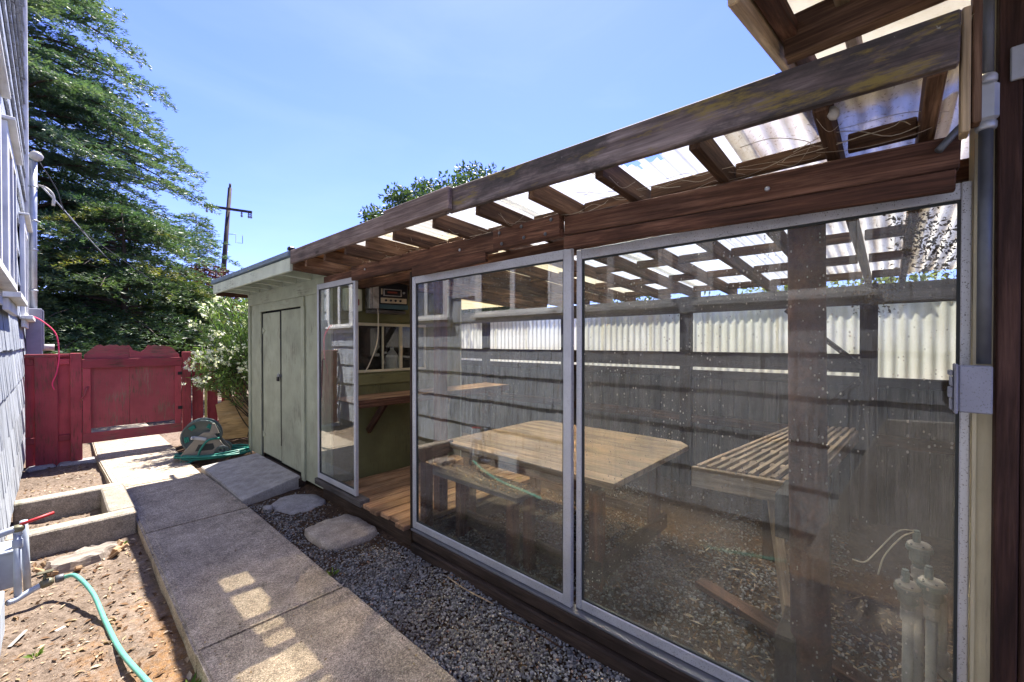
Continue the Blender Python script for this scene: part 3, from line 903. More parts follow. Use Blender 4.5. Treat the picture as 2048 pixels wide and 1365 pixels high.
prism('door_gap_shade', [(5.884, 0.3), (5.898, 0.3), (5.915, 2.06), (5.872, 2.06)], 0.004, M['darkbox'], Matrix.Translation((SX + 0.001, 0, 0)) @ Matrix(((0, 0, 1, 0), (1, 0, 0, 0), (0, 1, 0, 0), (0, 0, 0, 1))), shed)  # flush dark wedge painted in for the shadow between the doors
vpanel('door_gap_shade', 5.176, 5.205, 0.06, 2.082, SX - 0.001, SX + 0.002, M['darkbox'], shed)
vpanel('door_gap_shade', 6.575, 6.604, 0.06, 2.082, SX - 0.001, SX + 0.002, M['darkbox'], shed)  # both side strips are dark colour in place of shade beside the doors
box('doorway_shade', (SX + 0.05, 5.16, 0.02), (SX + 0.06, 6.615, 2.11), M['darkbox'], shed, 0.0)
box('door_sill', (SX - 0.06, 5.16, -0.06), (SX + 0.028, 6.615, 0.045), M['darkwood'], shed)
tube('pull_rod', [(SX - 0.006, 4.56, 1.475), (SX - 0.035, 4.56, 1.46), (SX - 0.035, 4.585, 1.05), (SX - 0.035, 4.64, 1.04)], 0.006, M['blackmetal'], shed, 6)
# side wall toward the lean-to, with a window opening X 2.28 - 3.22, z 1.31 - 1.88
def xpanel(name, x0, x1, z0, z1, y0, y1, mat, parent, up=True):
    return bar(name, ((x0 + x1) / 2, (y0 + y1) / 2, z0), ((x0 + x1) / 2, (y0 + y1) / 2, z1), x1 - x0, y1 - y0, mat, parent, (0, 1, 0), 0.002)
W0, W1, WZ0, WZ1 = 2.28, 3.22, 1.31, 1.88
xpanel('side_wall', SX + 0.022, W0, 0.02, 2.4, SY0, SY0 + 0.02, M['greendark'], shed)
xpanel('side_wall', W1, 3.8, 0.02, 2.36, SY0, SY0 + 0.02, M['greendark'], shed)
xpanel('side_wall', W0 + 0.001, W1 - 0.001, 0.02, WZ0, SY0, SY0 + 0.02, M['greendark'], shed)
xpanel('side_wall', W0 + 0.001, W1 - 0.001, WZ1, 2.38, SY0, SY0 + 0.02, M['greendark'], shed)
box('side_batten', (SX + 0.03, SY0 - 0.02, 1.9), (3.6, SY0 - 0.001, 2.0), M['greendark'], shed)
box('side_batten', (SX + 0.03, SY0 - 0.02, 1.17), (3.6, SY0 - 0.001, 1.29), M['greendark'], shed)
wd = box('window', (W0 - 0.05, SY0 + 0.3, WZ0 - 0.1), (W1 + 0.1, SY0 + 0.31, WZ1 + 0.1), M['darkbox'], shed, 0.0)  # near-black sheet standing for shade behind the window opening
box('frame', (W0, SY0 - 0.012, WZ1 - 0.035), (W1, SY0 + 0.015, WZ1 - 0.002), M['creamtrim'], wd, 0.002)
box('frame', (W0, SY0 - 0.014, WZ0 + 0.002), (W1, SY0 + 0.015, WZ0 + 0.03), M['creamtrim'], wd, 0.002)
for x, w in ((W0, 0.025), (2.60, 0.02), (2.83, 0.042), (3.19, 0.028)):
    box('mullion', (x, SY0 - 0.01, WZ0 + 0.031), (x + w, SY0 + 0.012, WZ1 - 0.036), M['creamtrim'], wd, 0.002)
for x0, x1 in ((W0 + 0.026, 2.599), (2.622, 2.829), (2.874, 3.189)):
    box('pane', (x0, SY0 + 0.001, WZ0 + 0.031), (x1, SY0 + 0.005, WZ1 - 0.036), M['windowglass'], wd, 0.0)
xpanel('back_wall', SX + 0.022, 3.8, 0.02, 2.3, SY1 - 0.02, SY1, M['green'], shed)
box('rear_wall', (3.8, SY0, 0.0), (3.83, SY1, 2.33), M['green'], shed)
# roof: plane falls from z 2.49 at X 1.55 to 2.29 at X 5.4
def roof_z(x):
    return 2.495 - (x - 1.55) * 0.052
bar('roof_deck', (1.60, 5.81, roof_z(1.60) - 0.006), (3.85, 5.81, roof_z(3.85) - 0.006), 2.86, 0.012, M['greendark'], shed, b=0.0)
bar('roofing', (1.545, 5.81, roof_z(1.545) + 0.028), (3.9, 5.81, roof_z(3.9) + 0.028), 2.93, 0.05, M['roofedge'], shed)
box('fascia', (1.565, 4.36, 2.355), (1.595, 7.26, 2.487), M['greentrim'], shed, 0.004)
y = 4.47
while y < 7.2:
    bar('rafter', (1.597, y, roof_z(1.6) - 0.058), (2.05, y, roof_z(2.05) - 0.058), 0.038, 0.088, M['greentrim'], shed)
    box('blocking', (SX - 0.012, y + 0.05, 2.372), (SX + 0.015, y + 0.40, 2.44), M['green'], shed)
    y += 0.445
box('rake_board', (1.6, 7.235, 2.33), (2.4, 7.26, 2.43), M['redwood'], shed)

# ------------------------------------------------------------------ concrete ramp, stepping stones, planter
rampv = [(1.32, 4.98, 0.006), (1.965, 5.17, 0.075), (1.965, 6.72, 0.07), (1.315, 6.78, 0.004)]
bm = bmesh.new()
t = [bm.verts.new(p) for p in rampv]; bq = [bm.verts.new((p[0], p[1], -0.2)) for p in rampv]
bm.faces.new(t)
for i in range(4):
    bm.faces.new((t[(i + 1) % 4], t[i], bq[i], bq[(i + 1) % 4]))
bmesh.ops.recalc_face_normals(bm, faces=list(bm.faces))
bmesh.ops.bevel(bm, geom=list(bm.edges), offset=0.008, segments=2, affect='EDGES')
me = bpy.data.meshes.new('door_ramp'); bm.to_mesh(me); bm.free()
o = link('door_ramp', me, M['ramp'], Matrix.Translation((0, 0, 0.0)))
tag(o, 'smooth grey concrete ramp in front of the shed doors', 'ramp')

def stone(name, outline, z0, z1, mat, label, cat='stepping stone', group=None, rough=0.012, dome=0.005):
    c = Vector((sum(p[0] for p in outline) / len(outline), sum(p[1] for p in outline) / len(outline), 0))
    pts = smooth_pts([(p[0], p[1], 0) for p in outline + [outline[0]]], 5)[:-1]
    verts, faces = [], []
    rings = [(1.02, z0), (1.03, z0 + (z1 - z0) * 0.5), (1.0, z1 - 0.009), (0.975, z1), (0.6, z1 + dome * 0.7), (0.25, z1 + dome)]
    n = len(pts)
    for sc, z in rings:
        for p in pts:
            q = c + (Vector(p) - c) * sc
            j = mnoise.fractal(Vector((q.x * 11, q.y * 11, z * 13)), 1.0, 2.0, 4) * rough
            d = (Vector(p) - c).normalized()
            verts.append((q.x + d.x * j, q.y + d.y * j, z + j * (0.6 if z > z0 else 0)))
    for r_ in range(len(rings) - 1):
        for i in range(n):
            a = r_ * n + i; b_ = r_ * n + (i + 1) % n
            faces.append((a, b_, b_ + n, a + n))
    faces.append(tuple(range((len(rings) - 1) * n, len(rings) * n)))
    o = from_world(name, verts, faces, mat, None, True)
    return tag(o, label, cat, group)
stone('stepping_stone', [(1.49, 3.36), (1.56, 3.31), (1.72, 3.31), (1.86, 3.32), (1.92, 3.37), (1.925, 3.6), (1.91, 3.80), (1.86, 3.86), (1.68, 3.87), (1.52, 3.84), (1.475, 3.78), (1.475, 3.58)], -0.1, 0.006, M['stepstone'],
      'square tan concrete stepping stone lying in the gravel', group=None)
stone('stepping_stone', [(1.56, 4.35), (1.74, 4.31), (1.92, 4.40), (1.95, 4.62), (1.83, 4.86), (1.62, 4.86), (1.50, 4.68)], -0.12, -0.03, M['stepgrey'],
      'rounded grey stepping stone beside the concrete ramp', group=None)
stone('pebble', [(1.42, 4.62), (1.47, 4.60), (1.50, 4.66), (1.46, 4.71), (1.42, 4.69)], -0.06, -0.01, M['stepgrey'], 'small round grey stone at the foot of the ramp', 'stone', rough=0.004)

planter = thing('planter_wall', 'low L-shaped concrete planter wall against the house', 'planter', (0.1, 5.8, -0.2))
box('wall_run', (-0.27, 5.17, -0.25), (0.515, 5.34, 0.085), M['planter'], planter, 0.012)
box('wall_run', (0.335, 5.342, -0.25), (0.52, 6.26, 0.088), M['planter'], planter, 0.012)
box('wall_run', (-0.27, 6.263, -0.25), (0.515, 6.43, 0.085), M['planter'], planter, 0.012)

# ================================================================== LEAN-TO SHELTER
lean = thing('lean_to_shelter', 'timber lean-to with corrugated translucent roof and glass doors', 'shelter', (2.0, 2.0, 0.0))
FX = 1.58
# fascia boards along the eave
bar('fascia', (FX, -0.13, 2.437), (FX, 1.93, 2.483), 0.035, 0.138, M['fascia'], lean, b=0.005)
bar('fascia', (FX - 0.036, 1.88, 2.486), (FX - 0.036, 2.58, 2.488), 0.034, 0.132, M['fascia_clean'], lean, b=0.005)
bar('fascia', (FX, 1.95, 2.482), (FX, 4.34, 2.487), 0.035, 0.13, M['fascia_clean'], lean, b=0.005)
# rafters
RY = [-0.1, 0.155, 0.545, 0.935, 1.33, 1.70, 2.11, 2.55, 2.93, 3.28, 3.66, 4.05, 4.36]
for y in RY:
    y += rnd.uniform(-0.01, 0.01)
    bar('rafter', (FX + 0.019, y, roof_z(1.6) - 0.076), (5.30, y + rnd.uniform(-0.02, 0.02), roof_z(5.3) - 0.076), 0.04, 0.10, M['rafter'], lean)
# purlins between rafters (butted)
for px in (2.06, 2.78, 3.5, 4.22, 4.94):
    for a, b_ in zip(RY[:-1], RY[1:]):
        bar('purlin', (px, a + 0.032, roof_z(px) - 0.055), (px, b_ - 0.032, roof_z(px) - 0.055), 0.036, 0.066, M['rafter'], lean)
# translucent roof sheets
sw = 0.66
yy = -0.165
i = 0
while yy < 4.36:
    y1 = min(yy + sw, 4.40)
    x0, x1 = 1.602, 5.36
    dz = 0.006 if i % 2 else -0.002
    hole = None
    if i == 1:
        def hole(x, y):
            X = x + (x0 + x1) / 2
            e = 1.84 + 0.035 * math.sin(y * 60) + 0.02 * math.sin(y * 130)
            return 1.60 < X < e and -0.02 < y < 0.25
    if i >= 4:
        me = corrugated(y1 - yy, 0.40, nx=2)
        link('roof_sheet', me, M['fibreclear'], frame_m((1.602, (yy + y1) / 2, roof_z(1.602) + dz), (2.002, (yy + y1) / 2, roof_z(2.002) + dz), (0, 0, 1)), lean)  # made-up clear strip, added so sun patches land on the path
        x0 = 2.005
    me = corrugated(y1 - yy, x1 - x0, nx=90 if hole else 10, holes=hole, wob=0.004)
    mm = 'fibredirty' if i == 0 else ('fibreyellow' if i >= 4 else 'fibre')
    m4 = frame_m((x0, (yy + y1) / 2, roof_z(x0) + 0.0 + dz), (x1, (yy + y1) / 2, roof_z(x1) + 0.0 + dz), (0, 0, 1))
    link('roof_sheet', me, M[mm], m4, lean)
    yy += sw - 0.06
    i += 1
for y0_ in (4.43, 5.03, 5.63):
    me = corrugated(0.66, 1.5, nx=4, wob=0.004)
    link('roof_sheet', me, M['fibreyellow'], frame_m((3.87, y0_ + 0.33, roof_z(3.87)), (5.36, y0_ + 0.33, roof_z(5.36)), (0, 0, 1)), lean)
me = corrugated(0.40, 3.3, nx=6, wob=0.004)
link('roof_sheet', me, M['fibredirty'], frame_m((2.02, -0.31, roof_z(2.02) + 0.004), (5.32, -0.31, roof_z(5.32) + 0.004), (0, 0, 1)), lean)
# wood-lined bay next to the shed
bar('ceiling_panel', (1.62, 3.83, roof_z(1.62) - 0.018), (1.79, 3.83, roof_z(1.79) - 0.018), 1.04, 0.008, M['plyceil'], lean, b=0.0)
bar('ceiling_panel', (2.37, 3.83, roof_z(2.37) - 0.018), (3.05, 3.83, roof_z(3.05) - 0.018), 1.04, 0.008, M['plyceil'], lean, b=0.0)

# header beams above the doors
HXB = 1.915
bar('header_beam', (HXB, -0.16, 2.245), (HXB, 1.33, 2.295), 0.045, 0.105, M['redwood'], lean)
bar('header_splice', (HXB - 0.02, 1.345, 2.30), (HXB - 0.02, 1.86, 2.298), 0.05, 0.125, M['redwood'], lean)
bar('header_beam', (HXB, 1.87, 2.297), (HXB, 3.76, 2.30), 0.045, 0.13, M['redwood'], lean)
bar('header_beam', (HXB + 0.02, 3.79, 2.29), (HXB + 0.02, 4.40, 2.29), 0.045, 0.10, M['redwood'], lean)
bar('header_trim', (HXB - 0.012, -0.15, 2.158), (HXB - 0.012, 1.33, 2.20), 0.03, 0.066, M['redwood'], lean)
bar('header_trim', (HXB - 0.008, 1.95, 2.215), (HXB - 0.008, 2.78, 2.205), 0.03, 0.07, M['redwood'], lean)
for (y, z) in ((1.40, 2.335), (1.44, 2.262), (1.62, 2.338), (1.60, 2.27), (1.80, 2.33), (1.78, 2.262)):
    lathe('bolt_head', [(0.011, 0.0), (0.01, 0.005), (0.005, 0.008)], M['steel'], axis_m((HXB - 0.046, y, z), (-1, 0, 0)), lean, 10)
for (y, z) in ((0.36, 2.255), (2.2, 2.29), (3.5, 2.31)):
    lathe('bolt_head', [(0.010, 0.0), (0.009, 0.005), (0.005, 0.008)], M['galv'], axis_m((HXB - 0.0235, y, z), (-1, 0, 0)), lean, 10)
# short posts under rafters on the beam
for y in (2.47, 2.93, 3.6):
    box('beam_block', (HXB + 0.03, y - 0.04, 2.25), (HXB + 0.065, y + 0.04, 2.40), M['redwood'], lean)

# sill timbers
bar('sill_timber', (1.99, -0.4, 0.085), (1.99, 2.86, 0.085), 0.09, 0.075, M['darkwood'], lean, b=0.008)
bar('sill_timber', (1.955, -0.4, 0.005), (1.955, 2.84, 0.0), 0.075, 0.08, M['darkwood'], lean, b=0.01)
bar('sill_track', (1.985, -0.35, 0.131), (1.985, 2.88, 0.131), 0.075, 0.014, M['alugrey'], lean, b=0.002)

def glass_door(label, X, y0, y1, z0, z1, mat, st=0.05, s1=0.035):
    d = bpy.data.objects.new('sliding_door', None)
    COL.objects.link(d)
    place(d, Matrix.Translation((X, (y0 + y1) / 2, z0)), lean)
    d['label'] = label
    t = 0.032
    box('stile', (X - t / 2, y0, z0), (X + t / 2, y0 + st, z1), M['alu'], d, 0.003)
    box('stile', (X - t / 2, y1 - s1, z0), (X + t / 2, y1, z1), M['alu'], d, 0.003)
    box('top_rail', (X - t / 2 + 0.002, y0 + st, z1 - 0.055), (X + t / 2 - 0.002, y1 - s1, z1 - 0.0005), M['alu'], d, 0.003)
    box('bottom_rail', (X - t / 2 + 0.002, y0 + st, z0 + 0.0005), (X + t / 2 - 0.002, y1 - s1, z0 + 0.055), M['alu'], d, 0.003)
    # dark glazing gasket
    g0, g1, h0, h1 = y0 + st, y1 - s1, z0 + 0.055, z1 - 0.055
    for a, b_ in (((g0, h0), (g0 + 0.008, h1)), ((g1 - 0.008, h0), (g1, h1)), ((g0 + 0.008, h0), (g1 - 0.008, h0 + 0.008)), ((g0 + 0.008, h1 - 0.008), (g1 - 0.008, h1))):
        box('gasket', (X - 0.008, a[0], a[1]), (X + 0.008, b_[0], b_[1]), M['rubber'], d, 0.0)
    yc = (g0 + g1) / 2
    bar('pane', (X, g0 + 0.004, (h0 + h1) / 2), (X, g1 - 0.004, (h0 + h1) / 2), 0.005, h1 - h0 - 0.008, mat, d, b=0.0)
    return d
glass_door('dusty closed glass door beside the open bay', 1.985, 1.335, 2.885, 0.14, 2.185, M['glass'], 0.055, 0.045)
glass_door('dirty closed glass door next to the cream post', 2.012, -0.195, 1.318, 0.14, 2.175, M['glassdirty'], 0.024, 0.034)
glass_door('narrow glass door slid open against the shed', 1.925, 3.72, 4.56, 0.20, 2.275, M['glass'], 0.035)
box('door_board', (1.90, 3.62, 0.12), (2.0, 4.62, 0.185), M['greywood'], lean, 0.006)
box('jamb_board', (1.965, 2.89, 0.12), (2.01, 2.915, 2.23), M['darkwood'], lean)

# round front post (inside the glass)
tube('front_post', [(2.30, 0.285, 2.34), (2.32, 0.275, 1.1), (2.345, 0.255, -0.1)], [0.072, 0.074, 0.079], M['postwood'], lean, 18)
box('post_sleeve', (2.24, 0.31, -0.1), (2.41, 0.39, 0.30), M['darkwood'], lean, 0.01)
box('girder', (2.28, -0.3, 2.255), (2.36, 4.38, 2.335), M['redwood'], lean)
for y in (2.95,):
    box('inner_post', (2.30, y, -0.1), (2.39, y + 0.09, 2.25), M['postwood'], lean)

# back wall of the lean-to at X 5.2
BX = 5.2
box('back_beam', (BX - 0.16, -0.5, 2.0), (BX - 0.12, 6.6, 2.185), M['greywood'], lean)
for y in (0.08, 1.75, 3.5, 5.2):
    box('back_post', (BX - 0.115, y, -0.1), (BX - 0.03, y + 0.13, 2.2), M['darkwood'], lean)
bar('brace', (BX - 0.18, 0.78, 1.98), (BX - 0.18, 0.18, 1.42), 0.04, 0.13, M['darkwood'], lean, (1, 0, 0))
bar('brace', (BX - 0.18, 0.74, 0.75), (BX - 0.18, 0.2, 1.3), 0.04, 0.12, M['darkwood'], lean, (1, 0, 0))
box('wall_rail', (BX - 0.16, 0.2, 1.37), (BX - 0.12, 6.6, 1.545), M['darkwood'], lean)
box('wall_rail', (BX - 0.10, -0.5, 1.24), (BX - 0.04, 6.6, 1.33), M['darkwood'], lean)
box('wall_rail', (BX - 0.10, -0.5, 0.7), (BX - 0.04, 6.6, 0.80), M['redwood'], lean)
y = -0.52
j = 0
while y < 6.2:
    y1 = y + 0.72
    me = corrugated(y1 - y, 0.72 + 0.02 * (j % 2), pitch=0.085, amp=0.011, nx=1)
    m4 = frame_m((BX - 0.012, (y + y1) / 2, 1.325 + 0.01 * (j % 2)), (BX - 0.012, (y + y1) / 2, 2.05), (-1, 0, 0))
    link('wall_sheet', me, M['fibrewall'], m4, lean)
    y += 0.70
    j += 1
box('light_leak_backing', (BX + 0.0, -0.56, -0.1), (BX + 0.012, 6.6, 1.3), M['darkwood'], lean, 0.0)  # added sheet, blocks sun leaking between the wall boards
y = -0.55
while y < 6.5:
    box('wall_board', (BX - 0.03, y, -0.1), (BX - 0.006, y + 0.137, 1.318 + rnd.uniform(-0.01, 0.0)), M['greywood'], lean, 0.003)
    y += 0.142

# ------------------------------------------------------------------ deck inside the open bay
deck = thing('wooden_deck', 'slatted wooden deck in the open bay of the lean-to', 'deck', (2.7, 3.7, 0.0))
y = 2.925
while y < 4.33:
    x0 = 1.93 + rnd.uniform(-0.03, 0.03)
    box('deck_board', (x0, y, 0.112 + rnd.uniform(-0.002, 0.002)), (3.62, y + 0.128, 0.15), M['deck'], deck, 0.006)
    y += 0.1425
box('joist', (2.02, 2.93, -0.03), (2.06, 4.4, 0.110), M['darkwood'], deck)
box('joist', (3.5, 2.93, -0.03), (3.54, 4.4, 0.110), M['darkwood'], deck)
box('edge_board', (1.985, 2.93, -0.09), (2.012, 4.6, 0.108), M['darkwood'], deck)
box('edge_joist', (2.1, 2.87, -0.06), (3.62, 2.91, 0.105), M['darkwood'], deck)

# ------------------------------------------------------------------ work counter, radio, switch box, jug
ctr = thing('work_counter', 'wooden counter shelf under the shed window', 'counter', (3.1, 4.2, 1.05))
for k_ in range(3):
    box('plank', (2.06, 3.97 + k_ * 0.145, 1.03), (4.3, 4.11 + k_ * 0.145, 1.065), M['deck'], ctr, 0.004)
box('front_edge', (2.06, 3.95, 0.985), (4.3, 3.968, 1.066), M['redwood'], ctr)
for x in (2.4, 3.3, 4.2):
    bar('bracket', (x, 4.38, 0.65), (x, 4.02, 1.0), 0.04, 0.07, M['redwood'], ctr)

rad = thing('radio', 'old four-knob radio mounted on the shed wall inside', 'radio', (2.6, 4.3, 2.03), None)
rm = Matrix.Translation((2.585, 4.24, 2.03)) @ Matrix.Rotation(R(-14), 4, 'Z')
WM[rad] = rm; rad.matrix_basis = rm
def rbox(name, lo, hi, mat, parent, b=0.003):
    lo = Vector(lo); hi = Vector(hi); s_ = hi - lo
    return link(name, box_mesh(s_.x, s_.y, s_.z, b, mat), None, rm @ Matrix.Translation((lo + hi) / 2), parent)
rbox('cabinet', (-0.2, -0.06, 0.0), (0.2, 0.14, 0.30), M['radioblack'], rad, 0.01)
rbox('side_panel', (-0.235, -0.07, 0.0), (-0.203, 0.14, 0.30), M['radiosilver'], rad)
rbox('side_panel', (-0.20, -0.075, 0.0), (-0.135, -0.062, 0.30), M['radiosilver'], rad)
fp = rbox('face', (-0.125, -0.066, 0.055), (0.195, -0.061, 0.285), M['radioblack'], rad)
rbox('lower_trim', (-0.13, -0.073, 0.0), (0.2, -0.061, 0.05), M['radioblue'], rad)
rbox('control_strip', (-0.115, -0.075, 0.065), (0.18, -0.067, 0.125), M['radiocream'], fp)
for x in (-0.06, -0.005, 0.05, 0.105):
    lathe('knob', [(0.013, 0.0), (0.012, 0.016), (0.004, 0.018)], M['radioblack'], rm @ axis_m((x, -0.0755, 0.095), (0, -1, 0)), fp, 10)
rbox('dial_frame', (-0.085, -0.07, 0.145), (0.125, -0.0665, 0.225), M['radiosilver'], fp)
rbox('dial', (-0.07, -0.074, 0.155), (0.11, -0.0705, 0.215), M['radioblack'], fp)
rbox('dial_scale', (-0.04, -0.0762, 0.178), (0.07, -0.0745, 0.197), M['radiored'], fp, 0.0)
rbox('indicator', (-0.11, -0.071, 0.16), (-0.095, -0.0665, 0.225), M['radiocream'], fp, 0.001)
lathe('tuning_knob', [(0.014, 0.0), (0.012, 0.014), (0.004, 0.016)], M['radiosilver'], rm @ axis_m((0.15, -0.0665, 0.19), (0, -1, 0)), fp, 12)
o = box('shelf_bracket', (2.38, 4.2, 1.985), (2.78, 4.395, 2.02), M['greywood'], None, 0.004)
tag(o, 'grey board holding up the old radio', 'shelf')
o = tube('power_cord', [(2.42, 4.2, 2.03), (2.42, 4.19, 1.9), (2.41, 4.2, 1.65), (2.33, 4.22, 1.42), (2.28, 4.24, 1.32)], 0.006, M['paleline'], None, 6, 6)
tag(o, 'pale cord hanging down from the radio past the window', 'cord')
sb = thing('switch_box', 'small green switch box beside the radio', 'switch box', (2.22, 4.4, 2.1))
box('case', (2.12, 4.33, 2.0), (2.31, 4.417, 2.24), M['greentrim'], sb, 0.008)
box('button', (2.20, 4.322, 2.06), (2.27, 4.329, 2.13), M['radiored'], sb, 0.003)
jg = thing('plastic_jug', 'milky plastic jug behind the shed window', 'jug', (2.98, 4.55, WZ0))
lathe('bottle', [(0.085, 0.0), (0.09, 0.02), (0.09, 0.15), (0.06, 0.23), (0.025, 0.27), (0.022, 0.30)], M['jug'], Matrix.Translation((2.80, 4.53, WZ0 - 0.02)), jg, 16)
tube('jug_handle', [(2.73, 4.53, WZ0 + 0.22), (2.68, 4.53, WZ0 + 0.21), (2.68, 4.53, WZ0 + 0.13), (2.71, 4.53, WZ0 + 0.09)], 0.013, M['jug'], jg, 8, 4)
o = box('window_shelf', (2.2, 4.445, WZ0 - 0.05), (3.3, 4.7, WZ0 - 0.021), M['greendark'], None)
tag(o, 'dark shelf under the milky jug inside the shed window', 'shelf')

# ------------------------------------------------------------------ plank table
tab = thing('plank_table', 'large wooden plank table with clipped corners inside the lean-to', 'table', (3.1, 2.1, -0.05))
TZ = 0.75
xs0, xs1 = 2.40, 3.86
npl = 10
pw = (xs1 - xs0) / npl
for i in range(npl):
    x0 = xs0 + i * pw
    y0, y1 = 1.30, 3.05
    c0 = c1 = 0.0
    if i == npl - 1:
        poly = [(y0 + 0.11, x0 + pw - 0.003), (y0, x0 + 0.02), (y0, x0), (y1, x0), (y1, x0 + 0.02), (y1 - 0.11, x0 + pw - 0.003)]
    else:
        poly = [(y0, x0), (y1, x0), (y1, x0 + pw - 0.003), (y0, x0 + pw - 0.003)]
    cx = x0 + pw / 2; cy_ = (y0 + y1) / 2
    m4 = Matrix(((0, 1, 0, cx), (1, 0, 0, cy_), (0, 0, 1, TZ - 0.022 + rnd.uniform(-0.0015, 0.0015)), (0, 0, 0, 1)))
    # local x -> world y, local y -> world x (mirror fixed by recalculated normals)
    prism('plank', [(p[0] - cy_, p[1] - cx) for p in poly], 0.042, M['tabletop'], m4, tab, 0.002)
for y in (1.5, 2.80):
    box('cleat', (2.46, y, TZ - 0.13), (3.78, y + 0.05, TZ - 0.046), M['redwood'], tab)
box('apron', (2.44, 1.55, TZ - 0.125), (2.475, 2.8, TZ - 0.046), M['redwood'], tab)
box('apron', (3.5, 1.55, TZ - 0.125), (3.535, 2.8, TZ - 0.046), M['redwood'], tab)
for x in (2.48, 3.42):
    for y in (1.45, 2.76):
        box('leg', (x, y, -0.06), (x + 0.085, y + 0.085, TZ - 0.132), M['postwood'], tab)
bar('lower_rail', (2.52, 1.43, 0.12), (3.55, 1.43, 0.12), 0.035, 0.13, M['darkwood'], tab)
bar('lower_rail', (2.46, 1.43, 0.10), (2.46, 2.9, 0.10), 0.035, 0.13, M['darkwood'], tab)
bar('lower_rail', (3.525, 1.45, 0.15), (3.525, 2.9, 0.15), 0.035, 0.09, M['tabletop'], tab)

ben = thing('low_bench', 'dusty low bench with raised end rail beside the plank table', 'bench', (2.3, 2.5, -0.05))
for k_ in range(2):
    box('seat_plank', (2.145 + k_ * 0.135, 1.9, 0.54), (2.275 + k_ * 0.135, 3.0, 0.575), M['greywood'], ben)
box('end_rail', (2.08, 2.93, 0.66), (2.44, 2.975, 0.77), M['redwood'], ben)
box('end_post', (2.075, 2.85, -0.06), (2.15, 2.928, 0.77), M['postwood'], ben)
box('leg', (2.36, 2.74, -0.06), (2.435, 2.81, 0.538), M['redwood'], ben)
box('leg', (2.16, 1.95, -0.06), (2.23, 2.02, 0.538), M['postwood'], ben)
box('leg', (2.345, 1.95, -0.06), (2.415, 2.02, 0.538), M['postwood'], ben)

# ------------------------------------------------------------------ slatted bench on the right
sb2 = thing('slatted_bench', 'wooden slatted potting bench behind the round post', 'bench', (3.6, 0.6, 0.0))
A = Vector((2.68, 0.90, 0)); B = Vector((2.73, 0.36, 0)); C = Vector((4.85, 0.22, 0)); D = Vector((4.65, 0.66, 0))
BZ = 0.88
def bp(s_, t_, z):
    p = (A * (1 - s_) + B * s_) * (1 - t_) + (D * (1 - s_) + C * s_) * t_
    return (p.x, p.y, z)
bar('front_board', bp(-0.02, 0, BZ - 0.06), bp(1.02, 0, BZ - 0.06), 0.04, 0.12, M['tabletop'], sb2)
bar('side_board', bp(0, 0.012, BZ - 0.07), bp(0, 1, BZ - 0.07), 0.035, 0.10, M['tabletop'], sb2)
bar('side_board', bp(1, 0.012, BZ - 0.07), bp(1, 1, BZ - 0.07), 0.035, 0.10, M['tabletop'], sb2)
bar('back_board', bp(0, 1.0, BZ - 0.06), bp(1, 1.0, BZ - 0.06), 0.04, 0.10, M['tabletop'], sb2)
ns = 10
for i in range(ns):
    s_ = 0.03 + 0.94 * i / (ns - 1)
    bar('slat', bp(s_, 0.012, BZ - 0.004), bp(s_, 0.995, BZ - 0.004), 0.026, 0.026, M['tabletop'], sb2, b=0.002)
for t_ in (0.16, 0.36, 0.56, 0.76):
    for i in range(ns - 1):
        s0 = 0.03 + 0.94 * i / (ns - 1); s1 = 0.03 + 0.94 * (i + 1) / (ns - 1)
        bar('spacer', bp(s0 + 0.028, t_, BZ - 0.009), bp(s1 - 0.028, t_, BZ - 0.009), 0.09, 0.02, M['tabletop'], sb2, b=0.002)
box('support_block', (2.42, 0.33, 0.68), (2.70, 0.42, 0.90), M['greywood'], sb2)
bar('brace', (3.25, 0.60, BZ - 0.14), (2.42, 0.36, 0.32), 0.045, 0.11, M['tabletop'], sb2)
for t_ in (0.55, 0.97):
    p = bp(0.15, t_, 0); q = bp(0.85, t_, 0)
    for r_ in (p, q):
        box('leg', (r_[0] - 0.04, r_[1] - 0.04, -0.08), (r_[0] + 0.04, r_[1] + 0.04, BZ - 0.125), M['darkwood'], sb2)
o = bar('fallen_board', (2.95, 0.95, 0.02), (2.55, 0.02, 0.03), 0.10, 0.04, M['redwood'])
tag(o, 'weathered reddish board lying on the gravel near the round post', 'board')

